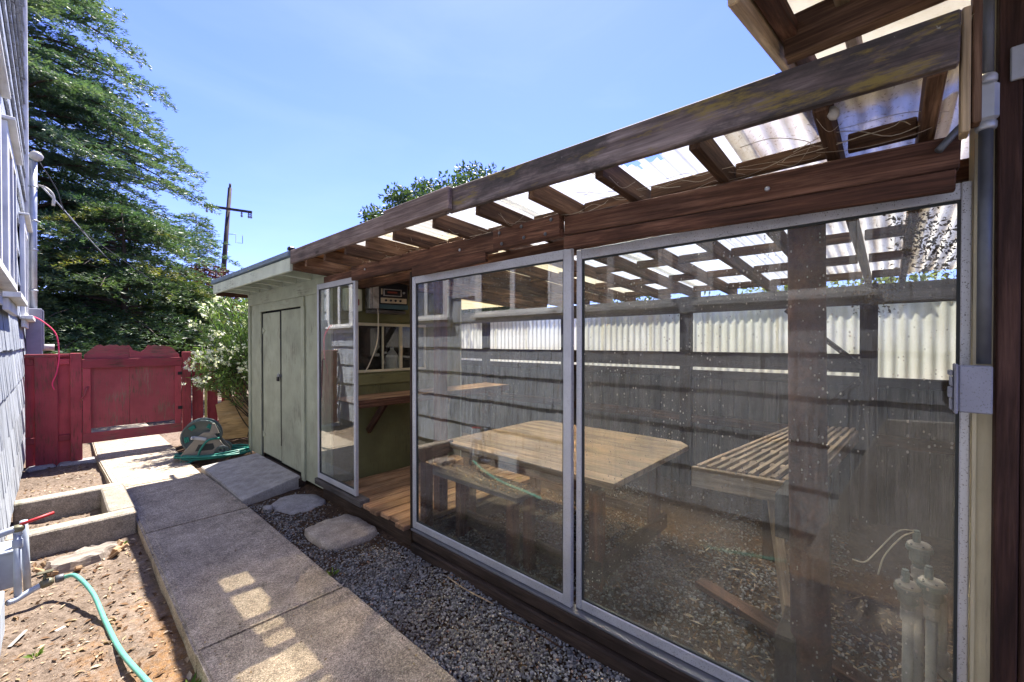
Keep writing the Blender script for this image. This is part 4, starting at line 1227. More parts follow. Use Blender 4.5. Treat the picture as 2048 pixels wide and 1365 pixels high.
# ------------------------------------------------------------------ irrigation valves, behind the glass on the right
def valve(label, x, y, zt, elbow):
    t = thing('irrigation_valve', label, 'valve', (x, y, 0), 'irrigation valves on white pipes')
    tube('pipe', [(x, y, -0.1), (x, y, zt - 0.11)], 0.0165, M['pvc'], t, 14)
    lathe('coupling', [(0.020, 0), (0.023, 0.004), (0.023, 0.045), (0.020, 0.049)], M['pvc'], Matrix.Translation((x, y, zt - 0.155)), t, 16, False)
    lathe('valve_body', [(0.022, 0), (0.022, 0.016), (0.031, 0.026), (0.031, 0.062), (0.026, 0.066)], M['valvegreen'], Matrix.Translation((x, y, zt - 0.106)), t, 18, False)
    lathe('flange', [(0.040, 0), (0.042, 0.003), (0.042, 0.014), (0.040, 0.017)], M['valvegreen'], Matrix.Translation((x, y, zt - 0.040)), t, 20, False)
    lathe('bonnet', [(0.038, 0), (0.038, 0.009), (0.032, 0.014), (0.014, 0.018)], M['pvc'], Matrix.Translation((x, y, zt - 0.0228)), t, 20, False)
    for i in range(6):
        an = i * math.pi / 3 + 0.3
        lathe('flange_screw', [(0.004, 0), (0.004, 0.004)], M['steel'], Matrix.Translation((x + 0.0345 * math.cos(an), y + 0.0345 * math.sin(an), zt - 0.0132)), t, 6, False)
    lathe('solenoid', [(0.0125, 0), (0.0125, 0.036), (0.010, 0.039), (0.010, 0.046)], M['valvegreen'], Matrix.Translation((x - 0.004, y + 0.008, zt - 0.004)), t, 14, False)
    if elbow:
        tube('elbow_pipe', [(x + 0.03, y - 0.01, zt - 0.075), (x + 0.05, y - 0.025, zt - 0.08), (x + 0.055, y - 0.03, zt - 0.12), (x + 0.055, y - 0.03, zt - 0.30)], 0.0155, M['pvc'], t, 12, 5)
        lathe('elbow_joint', [(0.019, 0), (0.022, 0.004), (0.022, 0.05), (0.019, 0.054)], M['pvc'], Matrix.Translation((x + 0.055, y - 0.03, zt - 0.345)), t, 14, False)
        tube('elbow_pipe', [(x + 0.055, y - 0.03, zt - 0.34), (x + 0.055, y - 0.035, zt - 0.37), (x + 0.06, y - 0.07, zt - 0.385), (x + 0.07, y - 0.25, zt - 0.40)], 0.0165, M['pvc'], t, 12, 5)
    return t
valve('irrigation valve on white pipe, lowest and closest to the round post', 2.20, -0.058, 0.737, False)
valve('irrigation valve with white elbow pipe beside the door stile', 2.20, -0.122, 0.773, True)
vt = valve('tall irrigation valve with loose wires behind the other two', 2.36, -0.094, 0.845, False)
tube('wire', [(2.355, -0.08, 0.885), (2.30, -0.03, 0.885), (2.27, 0.03, 0.80), (2.25, 0.07, 0.745), (2.24, 0.11, 0.745)], 0.0028, M['paleline'], vt, 6, 6)
tube('wire', [(2.355, -0.08, 0.88), (2.31, -0.04, 0.86), (2.28, 0.01, 0.78), (2.27, 0.03, 0.70)], 0.0028, M['paleline'], vt, 6, 6)

# ------------------------------------------------------------------ brown building on the right, with a higher roof
bro = thing('brown_outbuilding', 'dark brown board-sided building with cream trim at the end of the lean-to', 'building', (2.0, -0.8, 0))
box('wall', (2.06, -4.0, -0.1), (6.0, -0.62, 2.62), M['brownsiding'], bro, 0.0)
box('cream_post', (1.985, -0.25, -0.05), (2.14, -0.2, 2.9), M['creamtrim'], bro, 0.004)
box('cream_stop', (1.975, -0.207, -0.05), (1.984, -0.197, 2.3), M['creamtrim'], bro, 0.001)
y = -0.237
wds = [0.052, 0.10, 0.14, 0.14, 0.14, 0.14, 0.14, 0.14, 0.14]
for i, w in enumerate(wds):
    box('siding_board', (1.935 + (0.006 if i % 2 else 0), y - w, -0.05), (1.983 if i == 0 else 2.12, y - 0.003, 2.95), M['brownsiding'], bro, 0.004)
    y -= w
# pale end post at the eave
box('end_post', (1.60, -0.152, 2.20), (1.66, -0.135, 2.525), M['paletrim'], bro, 0.003)
box('end_post', (1.605, -0.172, 2.22), (1.65, -0.155, 2.62), M['rafter'], bro, 0.003)
# upper roof: eave beam along Y, sloping rake, rafters and deck
bar('roof_beam', (1.77, 0.285, 2.725), (1.80, -1.4, 2.80), 0.06, 0.14, M['rafter'], bro)
bar('rake_board', (1.22, 0.315, 2.60), (2.6, 0.31, 2.93), 0.03, 0.09, M['paletrim'], bro)
bar('rake_board', (1.22, 0.27, 2.62), (2.6, 0.265, 2.95), 0.05, 0.05, M['redwood'], bro)
for y in (0.12, -0.3, -0.7):
    bar('roof_rafter', (1.25, y, 2.69), (2.6, y, 3.01), 0.04, 0.1, M['paletrim'], bro)
bar('roof_panel', (1.742, -0.55, 2.8895), (2.7, -0.55, 3.118), 1.74, 0.006, M['fibreclear'], bro, b=0.0)
bar('roof_panel', (1.18, -0.55, 2.755), (1.74, -0.55, 2.889), 1.74, 0.012, M['redwood'], bro, b=0.0)
box('eave_strip', (2.04, -0.3, 2.56), (2.06, 0.25, 2.70), M['fibre'], bro, 0.0)
# metal bracket on the siding
br = box('bracket', (1.921, -0.42, 2.43), (1.933, -0.262, 2.53), M['galv'], bro, 0.003)
for y in (-0.30,):
    lathe('bolt_head', [(0.012, 0.0), (0.01, 0.008), (0.004, 0.01)], M['steel'], axis_m((1.920, y, 2.48), (-1, 0, 0)), br, 8)

o = lathe('moth_cocoon', [(0.004, 0.0), (0.014, 0.01), (0.017, 0.025), (0.012, 0.042), (0.003, 0.05)], M['pvc'], axis_m((1.64, 0.128, 2.345), (0.2, 0.3, 1)), None, 10)
tag(o, 'small pale cocoon stuck on a rafter under the eave', 'cocoon')
o = box('roof_clip', (1.56, 4.36, 2.552), (1.62, 4.42, 2.60), M['blackmetal'], None, 0.012)
tag(o, 'small black clip on the roof where shed and lean-to meet', 'clip')
cnd = thing('electrical_conduit', 'grey electrical conduit with junction fitting running down the cream trim', 'conduit', (1.92, -0.222, 1.6))
tube('pipe', [(1.925, -0.2145, 2.95), (1.925, -0.2145, 2.45)], 0.016, M['steel'], cnd, 12)
tube('pipe', [(1.925, -0.2145, 2.33), (1.925, -0.2145, 1.585)], 0.016, M['steel'], cnd, 12)
box('fitting', (1.897, -0.24, 2.32), (1.933, -0.188, 2.44), M['galv'], cnd, 0.012)
for z in (2.30, 2.44):
    lathe('collar', [(0.021, 0), (0.024, 0.006), (0.024, 0.022), (0.02, 0.028)], M['galv'], Matrix.Translation((1.925, -0.2145, z)), cnd, 12)
tube('branch_pipe', [(1.93, -0.19, 2.36), (1.90, -0.15, 2.31), (1.86, -0.11, 2.25)], 0.011, M['steel'], cnd, 10)
ebx = thing('disconnect_box', 'grey electrical box with stepped hinge under the conduit', 'electrical box', (1.92, -0.2, 1.43))
box('body', (1.88, -0.229, 1.435), (1.93, -0.158, 1.58), M['greypaint'], ebx, 0.004)
box('lid', (1.87, -0.157, 1.43), (1.932, -0.149, 1.585), M['greypaint'], ebx, 0.003)
for k_, (z0, z1, d_) in enumerate(((1.44, 1.475, 0.012), (1.477, 1.512, 0.018), (1.514, 1.545, 0.012), (1.547, 1.565, 0.018))):
    box('hinge_knuckle', (1.885, -0.148, z0), (1.925, -0.148 + d_ * 0.6, z1), M['greypaint'], ebx, 0.003)

# ================================================================== SMALL THINGS ON THE LEFT
# standpipe with tap
sp = thing('water_standpipe', 'pale grey water pipe with red lever against the house', 'water pipe', (-0.15, 4.25, -0.1))
tube('riser', [(-0.165, 4.25, -0.02), (-0.168, 4.33, 0.38)], 0.019, M['bluegrey'], sp, 12)
tube('rear_pipe', [(-0.13, 4.55, -0.16), (-0.145, 4.5, 0.40)], 0.02, M['bluegrey'], sp, 12)
lathe('coupling', [(0.022, 0), (0.025, 0.005), (0.025, 0.05), (0.022, 0.055)], M['bluegrey'], axis_m((-0.167, 4.31, 0.28), (0, 0.2, 1)), sp, 12)
tube('top_elbow', [(-0.26, 4.32, 0.385), (-0.2, 4.32, 0.40), (-0.17, 4.33, 0.40), (-0.165, 4.33, 0.36)], 0.022, M['bluegrey'], sp, 10, 5)
lathe('valve_nut', [(0.026, 0), (0.032, 0.01), (0.032, 0.03), (0.02, 0.04)], M['brass'], axis_m((-0.165, 4.33, 0.385), (0, 0, 1)), sp, 8)
tube('red_lever', [(-0.155, 4.33, 0.425), (-0.10, 4.34, 0.435), (0.0, 4.35, 0.455)], 0.011, M['redplastic'], sp, 8)
tube('outlet', [(-0.21, 4.22, -0.035), (-0.165, 4.24, -0.035), (-0.10, 4.26, -0.01), (-0.05, 4.28, 0.0)], 0.019, M['bluegrey'], sp, 10, 5)
lathe('tap_body', [(0.02, 0), (0.028, 0.01), (0.028, 0.05), (0.018, 0.065)], M['brass'], axis_m((-0.07, 4.27, 0.0), (1, 0.15, 0.1)), sp, 10)
tube('tap_stem', [(-0.05, 4.275, 0.01), (-0.045, 4.28, 0.07)], 0.009, M['brass'], sp, 8)
box('tap_handle', (-0.085, 4.265, 0.07), (-0.005, 4.295, 0.085), M['brass'], sp, 0.006)
lathe('hose_nut', [(0.02, 0), (0.026, 0.004), (0.026, 0.04), (0.02, 0.044)], M['steel'], axis_m((0.0, 4.285, 0.005), (1, 0.05, 0)), sp, 8)
ub = thing('utility_box', 'small blue-grey box low on the house wall behind the pipe', 'utility box', (-0.24, 4.5, 0.0))
box('case', (-0.262, 4.42, -0.02), (-0.185, 4.62, 0.22), M['bluegrey'], ub, 0.006)
box('lid', (-0.262, 4.40, 0.222), (-0.175, 4.64, 0.24), M['bluegrey'], ub, 0.004)
o = box('wall_plank', (-0.262, 3.7, -0.2), (-0.21, 4.05, 0.12), M['bluegrey'], None, 0.006)
tag(o, 'blue-grey board at the foot of the house wall below the tap', 'board')

hose_pts = [(0.045, 4.285, 0.005), (0.10, 4.20, 0.02), (0.17, 3.95, -0.03), (0.21, 3.6, -0.085), (0.25, 3.2, -0.095), (0.32, 2.8, -0.095), (0.40, 2.35, -0.095), (0.42, 1.8, -0.095), (0.3, 1.2, -0.095), (0.1, 0.6, -0.095)]
o = tube('garden_hose', hose_pts, 0.0132, M['hose'], None, 12, 10)
tag(o, 'mint green garden hose lying on the soil from the tap', 'hose')

# tree stump
st = thing('tree_stump', 'low weathered tree stump with splintered edge in the soil', 'stump', (0.12, 4.86, -0.13))
rs = random.Random(3)
n = 26
outl = []
for i in range(n):
    a = 2 * math.pi * i / n
    r_ = 0.165 * (1 + 0.22 * math.sin(2 * a + 0.6) + 0.10 * math.sin(5 * a) + rs.uniform(-0.05, 0.05))
    outl.append((r_ * math.cos(a) * 1.05, r_ * math.sin(a) * 0.85))
verts, faces = [], []
for sc, z, jz in ((1.25, -0.06, 0), (1.12, 0.01, 0.01), (1.0, 0.045, 0.02), (0.9, 0.055, 0.012), (0.45, 0.058, 0.003), (0.1, 0.058, 0.002)):
    for x, y in outl:
        verts.append((x * sc, y * sc, z + rs.uniform(-jz, jz)))
for r_ in range(5):
    for i in range(n):
        a = r_ * n + i; b_ = r_ * n + (i + 1) % n
        faces.append((a, b_, b_ + n, a + n))
faces.append(tuple(range(5 * n, 6 * n)))
link('wood', py_mesh('stump', verts, faces), M['stumptop'], Matrix.Translation((0.15, 4.84, -0.115)), st)
for i in range(16):
    a = rs.uniform(math.pi * 0.85, math.pi * 2.1)
    p = Vector((0.15 + 0.19 * math.cos(a), 4.84 + 0.155 * math.sin(a), -0.125))
    bar('splinter', p, p + Vector((0.06 * math.cos(a) + rs.uniform(-.03, .03), 0.05 * math.sin(a), rs.uniform(0.02, 0.075))), rs.uniform(0.03, 0.07), rs.uniform(0.015, 0.03), M['splinter'], st, (0, 0, 1), 0.003)

# ------------------------------------------------------------------ hose reel
reel = thing('hose_reel', 'beige hose reel cart with green hose by the gate', 'hose reel', (1.47, 7.35, -0.03))
ax = Vector((-0.30, -0.95, 0)).normalized()          # axle points toward the path
sx = Vector((0, 0, 1)).cross(ax).normalized() * -1     # to the right seen from the path
if sx.x < 0:
    sx = -sx
RS = 0.84
base = Vector((1.50, 7.38, -0.03))
def rp(u, v, w=0.0):
    return base + (sx * u + Vector((0, 0, v)) + ax * w) * RS
def rplane(w):
    m = Matrix((sx, Vector((0, 0, 1)), ax)).transposed().to_4x4()
    m.translation = rp(0, 0, w)
    return m @ Matrix.Diagonal((RS, RS, RS, 1))
for w in (0.17, -0.17):
    # A-shaped side frame with a window, made of two struts, hub plate and base
    prism('side_frame', [(-0.36, 0.0), (-0.33, 0.13), (-0.12, 0.40), (-0.02, 0.48), (0.08, 0.48), (0.14, 0.40), (0.33, 0.13), (0.36, 0.0),
                         (0.17, 0.0), (0.10, 0.06), (-0.04, 0.06), (-0.12, 0.0)], 0.03, M['reelbeige'], rplane(w), reel, 0.006)
    prism('frame_window', [(-0.14, 0.17), (-0.09, 0.28), (0.11, 0.28), (0.13, 0.2), (0.10, 0.17)], 0.036, M['rubber'], rplane(w), reel)
    lathe('reel_disc', [(0.02, -0.012), (0.27, -0.012), (0.285, 0.0), (0.285, 0.02), (0.262, 0.024), (0.25, 0.008), (0.06, 0.008)], M['reelgrey'], axis_m(rp(-0.06, 0.40, w * 0.72), ax if w > 0 else -ax) @ Matrix.Diagonal((RS, RS, RS, 1)), reel, 28)
for (a0, r0) in ((2.2, 0.2), (3.3, 0.2), (0.9, 0.2)):
    pts = [rp(-0.06 + r0 * math.cos(a0 + t_), 0.40 + r0 * math.sin(a0 + t_), 0.137) for t_ in np.linspace(-0.22, 0.22, 6)]
    for dr in (-0.022, 0.0, 0.022):
        tube('hose_wrap', [rp(-0.06 + (r0 + dr) * math.cos(a0 + t_), 0.40 + (r0 + dr) * math.sin(a0 + t_), 0.133) for t_ in np.linspace(-0.22, 0.22, 6)], 0.011, M['hosedark'], reel, 6)
prism('handle_arm', [(0.06, 0.45), (0.10, 0.62), (0.135, 0.62), (0.20, 0.44)], 0.03, M['reelbeige'], rplane(0.175), reel, 0.004)
prism('cross_brace', [(0.13, 0.45), (0.36, 0.05), (0.31, 0.05), (0.09, 0.45)], 0.05, M['reelbeige'], rplane(0.16), reel, 0.004)
for k_ in range(5):
    r_ = 0.15 + 0.022 * k_
    for w in (-0.07, -0.03, 0.01, 0.05):
        pts = [rp(-0.06 + r_ * math.cos(a), 0.40 + r_ * math.sin(a), w) for a in np.linspace(0, 2 * math.pi, 24)]
        if k_ >= 3:
            tube('hose_wrap', pts, 0.014, M['hosedark'], reel, 6)
bar('crank', rp(0.02, 0.36, 0.205), rp(-0.17, 0.41, 0.205), 0.045, 0.022, M['crank'], reel, ax, 0.008)
tube('crank_knob', [rp(-0.17, 0.41, 0.20), rp(-0.17, 0.41, 0.27)], 0.018, M['crank'], reel, 10)
for w in (0.205, -0.205):
    lathe('wheel', [(0.02, -0.02), (0.11, -0.02), (0.12, -0.01), (0.12, 0.012), (0.10, 0.02), (0.085, 0.01), (0.03, 0.012), (0.028, 0.024)], M['reelgrey'], axis_m(rp(0.24, 0.11, w), ax if w > 0 else -ax) @ Matrix.Diagonal((RS, RS, RS, 1)), reel, 22)
    if w > 0:
        for i in range(6):
            a = i * math.pi / 3
            lathe('wheel_hole', [(0.018, 0), (0.017, 0.003)], M['rubber'], axis_m(rp(0.24 + 0.058 * math.cos(a), 0.11 + 0.058 * math.sin(a), w + 0.0115), ax), reel, 8)
# the loose coil round its foot
pts = [rp(0.20, 0.36, 0.2), rp(0.05, 0.35, 0.24), rp(-0.05, 0.22, 0.25), rp(-0.12, 0.06, 0.26), rp(-0.3, -0.0, 0.3)]
rs = random.Random(9)
turns = 5
for i in range(turns * 12):
    a = math.pi * 0.95 + 2 * math.pi * i / 12
    rr = 0.43 + 0.05 * math.sin(i * 0.7) + 0.015 * (i // 12)
    cx, cw = 0.13 + 0.02 * math.sin(i * 0.31), 0.02 + 0.02 * math.cos(i * 0.2)
    hz = 0.0 + 0.012 * (i // 12) + 0.01 * math.sin(i * 1.7)
    p = rp(cx + rr * math.cos(a) * 1.1, 0, cw - rr * math.sin(a) * 0.62)
    pts.append(Vector((p.x, p.y, max(0.018, 0.012 + hz))))
o = tube('coiled_hose', pts, 0.0145, M['hosedark'], None, 8, 4)
tag(o, 'dark green hose coiled on the ground around the hose reel', 'hose')

ply = prism('plywood_sheet', [(-0.31, 0.0), (-0.36, 0.62), (-0.02, 0.78), (0.1, 0.72), (0.34, 0.66), (0.34, -0.02)], 0.014, M['plywood'],
            Matrix.Translation((2.26, 8.5, -0.02)) @ Matrix.Rotation(R(72), 4, 'X'))
tag(ply, 'light plywood offcut leaning on the fence beside the shed', 'plywood')

# ================================================================== VEGETATION AND FAR THINGS
def foliage(name, v, f, a, mat, parent):
    me = np_mesh(name, v, f, 4, False, np.repeat(a, 4))
    return link(name, me, mat, Matrix.Identity(4), parent)

def conifer(label, name, base, height, rmax, trunk_r, mat, seed, nb=150, zlow=0.5, dens=1.0, shape=0.75, leafL=0.13, ymax=None, aim=None, tip=1.0):
    rg = np.random.default_rng(seed)
    t = thing(name, label, 'tree', base)
    bx, by, bz = base
    tp = [(bx + 0.15 * math.sin(z * 0.5), by, bz + z) for z in np.linspace(-0.2, height, 9)]
    v_, f_ = tube_data(tp, [trunk_r * (1 - 0.93 * i / 8) for i in range(9)], 9)
    P, Dd, A_ = [], [], []
    for b in range(nb):
        h = zlow + (height - zlow) * (b + rg.random()) / nb
        fr = (h - zlow) / (height - zlow)
        L = rmax * (1 - fr) ** shape * (0.72 + 0.5 * rg.random()) + 0.25
        az = rg.random() * 2 * math.pi
        if aim is not None and rg.random() < 0.35:
            az = aim + rg.normal() * 0.7
        rise = 0.35 - 0.25 * rg.random()
        n = max(4, int(L / 0.23))
        pts = []
        for i in range(n + 1):
            s_ = i / n
            r_ = L * s_
            pts.append((bx + math.cos(az) * r_, by + math.sin(az) * r_, bz + h + L * (rise * s_ - 0.42 * s_ * s_)))
        pts = np.array(pts)
        bv, bf = tube_data(pts[::2] if len(pts) > 6 else pts, list(np.linspace(0.035 * L / 3 + 0.008, 0.005, len(pts[::2] if len(pts) > 6 else pts))), 4, False)
        o_ = len(v_)
        v_ += bv; f_ += [tuple(x + o_ for x in q) for q in bf]
        shade = rg.random() * 0.3
        for i in range(1, n + 1):
            s_ = i / n
            if s_ < 0.18:
                continue
            for side in (-1, 1):
                if rg.random() < 0.1:
                    continue
                bl = (0.16 + 0.32 * L * (1 - 0.75 * s_) * rg.random() + 0.12 * tip) * 1.0
                a2 = az + side * (0.75 + 0.5 * rg.random())
                nn = max(4, int(bl / 0.032 * dens))
                tt = np.linspace(0.05, 1, nn)
                p = pts[i][None, :] + np.stack([np.cos(a2) * bl * tt, np.sin(a2) * bl * tt, -0.16 * bl * tt ** 2 + 0.03 * rg.normal(size=nn)], 1)
                for rep in range(4):
                    dd = np.stack([np.cos(a2 + rg.normal(size=nn) * 0.7), np.sin(a2 + rg.normal(size=nn) * 0.7), 0.28 * rg.normal(size=nn) + 0.05], 1)
                    P.append(p + rg.normal(size=(nn, 3)) * np.array([0.018, 0.018, 0.012])); Dd.append(dd)
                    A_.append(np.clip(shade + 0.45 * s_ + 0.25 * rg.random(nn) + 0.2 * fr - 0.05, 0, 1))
        # leader shoots
    P = np.concatenate(P); Dd = unit(np.concatenate(Dd)); A_ = np.concatenate(A_)
    n = len(P)
    v, f = leaf_quads(P, Dd, leafL * (0.7 + 0.6 * rg.random(n)), 0.2 * leafL * (0.7 + 0.6 * rg.random(n)), rg)
    from_world('trunk', v_, f_, M['barkdark'], t, True)
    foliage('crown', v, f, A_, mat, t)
    return n

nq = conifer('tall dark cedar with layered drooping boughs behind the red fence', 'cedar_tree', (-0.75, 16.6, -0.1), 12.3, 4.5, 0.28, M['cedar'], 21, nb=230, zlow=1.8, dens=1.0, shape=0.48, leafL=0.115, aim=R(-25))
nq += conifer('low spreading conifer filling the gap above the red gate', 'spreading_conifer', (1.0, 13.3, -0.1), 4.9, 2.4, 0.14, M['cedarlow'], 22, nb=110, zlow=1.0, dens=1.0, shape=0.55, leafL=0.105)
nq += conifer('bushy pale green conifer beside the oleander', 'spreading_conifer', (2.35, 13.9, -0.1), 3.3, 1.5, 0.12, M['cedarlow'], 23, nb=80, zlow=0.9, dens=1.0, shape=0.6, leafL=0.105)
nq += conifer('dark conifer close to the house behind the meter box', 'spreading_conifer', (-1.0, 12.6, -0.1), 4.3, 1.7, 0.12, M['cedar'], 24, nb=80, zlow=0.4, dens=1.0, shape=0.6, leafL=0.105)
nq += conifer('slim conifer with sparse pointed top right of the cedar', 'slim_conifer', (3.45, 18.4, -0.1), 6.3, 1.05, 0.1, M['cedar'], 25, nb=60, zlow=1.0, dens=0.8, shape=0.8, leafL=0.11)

def broadleaf(label, name, base, crown_c, crown_r, mat, seed, clumps=120, per=90, leaf=0.09, lw=0.5, cr=0.34, cat='tree', trunk=0.15, shell=0.55, flat=1.0, limbs=7, leafname='crown'):
    rg = np.random.default_rng(seed)
    t = thing(name, label, cat, base)
    cc = np.array(crown_c, float); rr = np.array(crown_r, float)
    d = unit(rg.normal(size=(clumps, 3)))
    rad = shell + (1 - shell) * rg.random(clumps) ** 0.5
    wob = 1 + 0.18 * np.sin(d[:, 0] * 5 + seed) * np.cos(d[:, 2] * 4 + seed * 2)
    ctr = cc + d * rr * (rad * wob)[:, None]
    ctr[:, 2] = np.maximum(ctr[:, 2], base[2] + 0.1)
    n = clumps * per
    ci = np.repeat(np.arange(clumps), per)
    off = unit(rg.normal(size=(n, 3))) * (rg.random(n) ** 0.45 * 1.75)[:, None] * cr * (0.6 + 0.7 * rg.random(clumps))[ci][:, None] * np.array([1, 1, 0.75])
    pos = ctr[ci] + off
    pos[:, 2] = np.maximum(pos[:, 2], base[2] + 0.03)
    dirs = unit(rg.normal(size=(n, 3)) + off / cr * 0.6 + np.array([0, 0, -0.15]))
    v, f = leaf_quads(pos, dirs, leaf * (0.7 + 0.6 * rg.random(n)), leaf * lw * (0.7 + 0.6 * rg.random(n)), rg)
    a = np.clip(0.5 * rg.random(clumps)[ci] + 0.5 * rg.random(n), 0, 1)
    vv, ff = tube_data([base, (np.array(base) * 0.5 + cc * 0.5 + np.array([0.1, 0, 0]))[:3].tolist(), cc.tolist()], [trunk, trunk * 0.7, trunk * 0.25], 8)
    for i in range(limbs):
        j = rg.integers(clumps)
        mid = np.array(base) * 0.35 + cc * 0.65
        bv, bf = tube_data([mid.tolist(), ((mid + ctr[j]) / 2 + rg.normal(size=3) * 0.1).tolist(), ctr[j].tolist()], [trunk * 0.5, trunk * 0.25, trunk * 0.06], 5)
        o_ = len(vv); vv += bv; ff += [tuple(x + o_ for x in q) for q in bf]
    from_world('trunk', vv, ff, M['barkdark'], t, True)
    foliage(leafname, v, f, a, mat, t)
    return t, ctr
broadleaf('round oak-like tree rising behind the lean-to roof', 'oak_tree', (8.3, 9.0, -0.3), (8.25, 9.05, 4.15), (2.75, 2.75, 2.0), M['oak'], 31, 330, 240, 0.105, 0.55, 0.26, shell=0.45)
broadleaf('lower green tree behind the lean-to next to the oak', 'green_tree', (6.1, 11.0, -0.3), (6.6, 10.2, 2.9), (1.7, 1.7, 1.5), M['oak'], 32, 150, 150, 0.12, 0.5, 0.34)
broadleaf('purple-leaved plum tree seen between conifers and shed roof', 'plum_tree', (3.2, 15.0, -0.2), (3.15, 15.0, 3.0), (0.75, 0.75, 0.8), M['plum'], 33, 45, 110, 0.09, 0.5, 0.28, trunk=0.08)
broadleaf('yellow-green shrub glimpsed through the back of the lean-to', 'leafy_shrub', (7.2, 0.3, -0.3), (7.2, 0.5, 1.9), (0.8, 1.9, 0.75), M['yellowbush'], 34, 90, 110, 0.08, 0.45, 0.25, cat='shrub', trunk=0.05)
broadleaf('green shrub behind the far end of the lean-to back wall', 'leafy_shrub', (7.4, 3.4, -0.3), (7.4, 3.4, 1.55), (0.9, 1.8, 0.9), M['oak'], 35, 80, 100, 0.09, 0.45, 0.25, cat='shrub', trunk=0.05)
broadleaf('yellow-flecked bush deep in the shade behind the conifers', 'leafy_shrub', (0.4, 18.6, -0.2), (0.6, 18.6, 2.3), (3.6, 1.2, 2.1), M['yellowbush'], 36, 120, 90, 0.13, 0.5, 0.42, cat='shrub', trunk=0.08)
broadleaf('dark leafy thicket far behind the gate', 'leafy_thicket', (2.6, 21.5, -0.2), (2.2, 21.5, 1.9), (6.0, 1.5, 2.3), M['oak'], 37, 200, 80, 0.17, 0.5, 0.55, cat='shrub', trunk=0.08)

# white-flowering oleander by the shed
ole = thing('oleander_bush', 'white-flowering oleander bush between the fence and the shed', 'bush', (2.2, 8.25, -0.05))
rg = np.random.default_rng(41)
P, Dd, LL, A_ = [], [], [], []
FP, FD = [], []
sv, sf = [], []
def stem(p0, p1, r0, leaf_from=0.35, flowers=True, wb=0.08):
    global sv, sf
    p0 = np.array(p0, float); p1 = np.array(p1, float)
    n = 10
    mid = (p0 + p1) / 2 + rg.normal(size=3) * wb
    tt = np.linspace(0, 1, n)[:, None]
    pts = (1 - tt) ** 2 * p0 + 2 * tt * (1 - tt) * mid + tt ** 2 * p1
    bv, bf = tube_data(pts, list(np.linspace(r0, 0.004, n)), 5, False)
    o_ = len(sv); sv += bv; sf += [tuple(x + o_ for x in q) for q in bf]
    L = np.linalg.norm(p1 - p0)
    m = int(L * (1 - leaf_from) / 0.035)
    for i in range(m):
        s_ = leaf_from + (1 - leaf_from) * (i + rg.random()) / max(1, m)
        q = (1 - s_) ** 2 * p0 + 2 * s_ * (1 - s_) * mid + s_ ** 2 * p1
        ax_ = (p1 - p0) / L
        for k_ in range(3):
            d = rg.normal(size=3); d -= ax_ * d.dot(ax_); d /= np.linalg.norm(d) + 1e-9
            P.append(q); Dd.append(d * 0.8 + ax_ * 0.75); LL.append(0.085 + 0.07 * rg.random()); A_.append(np.clip(0.25 + 0.5 * rg.random() + 0.25 * s_, 0, 1))
    if flowers:
        for c_ in range(rg.integers(7, 16)):
            fc = p1 + rg.normal(size=3) * np.array([0.06, 0.06, 0.05])
            nrm = rg.normal(size=3) + np.array([-0.4, -0.8, 0.5]); nrm /= np.linalg.norm(nrm)
            u = np.cross(nrm, [0.3, 0.2, 0.9]); u /= np.linalg.norm(u); w_ = np.cross(nrm, u)
            for q in range(5):
                an = q * 2 * math.pi / 5 + rg.random() * 0.3
                FP.append(fc); FD.append(u * math.cos(an) + w_ * math.sin(an) + nrm * 0.25)
for i in range(80):
    b0 = (2.75 + rg.normal() * 0.2, 8.3 + rg.normal() * 0.12, 0.0)
    x = rg.uniform(1.6, 2.9); y_ = rg.uniform(7.85, 8.7)
    z_ = rg.uniform(1.1, 2.5) - 0.35 * max(0, 1.95 - x) * 2
    stem(b0, (x, y_, z_), 0.011, 0.60, rg.random() < 0.3, 0.12)
for i in range(16):
    stem((2.1 + rg.normal() * 0.1, 8.2, 1.2), (rg.uniform(1.46, 1.95), rg.uniform(7.7, 8.45), rg.uniform(0.95, 1.55)), 0.01, 0.2, rg.random() < 0.6, 0.08)
for i in range(14):
    stem((2.6 + rg.normal() * 0.2, 8.3, 1.5), (rg.uniform(2.35, 3.5), rg.uniform(8.0, 8.5), rg.uniform(2.55, 3.0)), 0.01, 0.4, rg.random() < 0.5, 0.08)
from_world('stems', sv, sf, M['barkdark'], ole, True)
n = len(P)
v, f = leaf_quads(np.array(P), unit(np.array(Dd)), np.array(LL), np.full(n, 0.02), rg)
foliage('leaves', v, f, np.array(A_), M['oleander'], ole)
n = len(FP)
v, f = leaf_quads(np.array(FP), unit(np.array(FD)), np.full(n, 0.038), np.full(n, 0.03), rg)
foliage('blossoms', v, f, rg.random(n), M['blossom'], ole)

# ------------------------------------------------------------------ utility pole and wires
up = thing('utility_pole', 'dark leaning utility pole with crossarm against the sky', 'utility pole', (5.35, 23.3, -0.2))
tube('pole', [(5.02, 23.0, -0.3), (5.45, 23.5, 4.6), (5.86, 23.9, 9.2)], [0.14, 0.115, 0.085], M['polewood'], up, 10)
tube('pole_top', [(5.86, 23.9, 9.2), (5.88, 23.92, 9.42)], 0.05, M['polewood'], up, 8)
bar('crossarm', (4.85, 24.1, 8.16), (6.58, 23.1, 8.02), 0.09, 0.11, M['polewood'], up)
for t_ in (0.06, 0.16, 0.78, 0.93, 0.98):
    p = Vector((4.85, 24.1, 8.16)).lerp(Vector((6.58, 23.1, 8.02)), t_)
    lathe('insulator', [(0.03, -0.26), (0.06, -0.2), (0.03, -0.14), (0.05, -0.08), (0.02, 0.0)], M['greypaint'], Matrix.Translation(p + Vector((0, 0, -0.05))), up, 8)
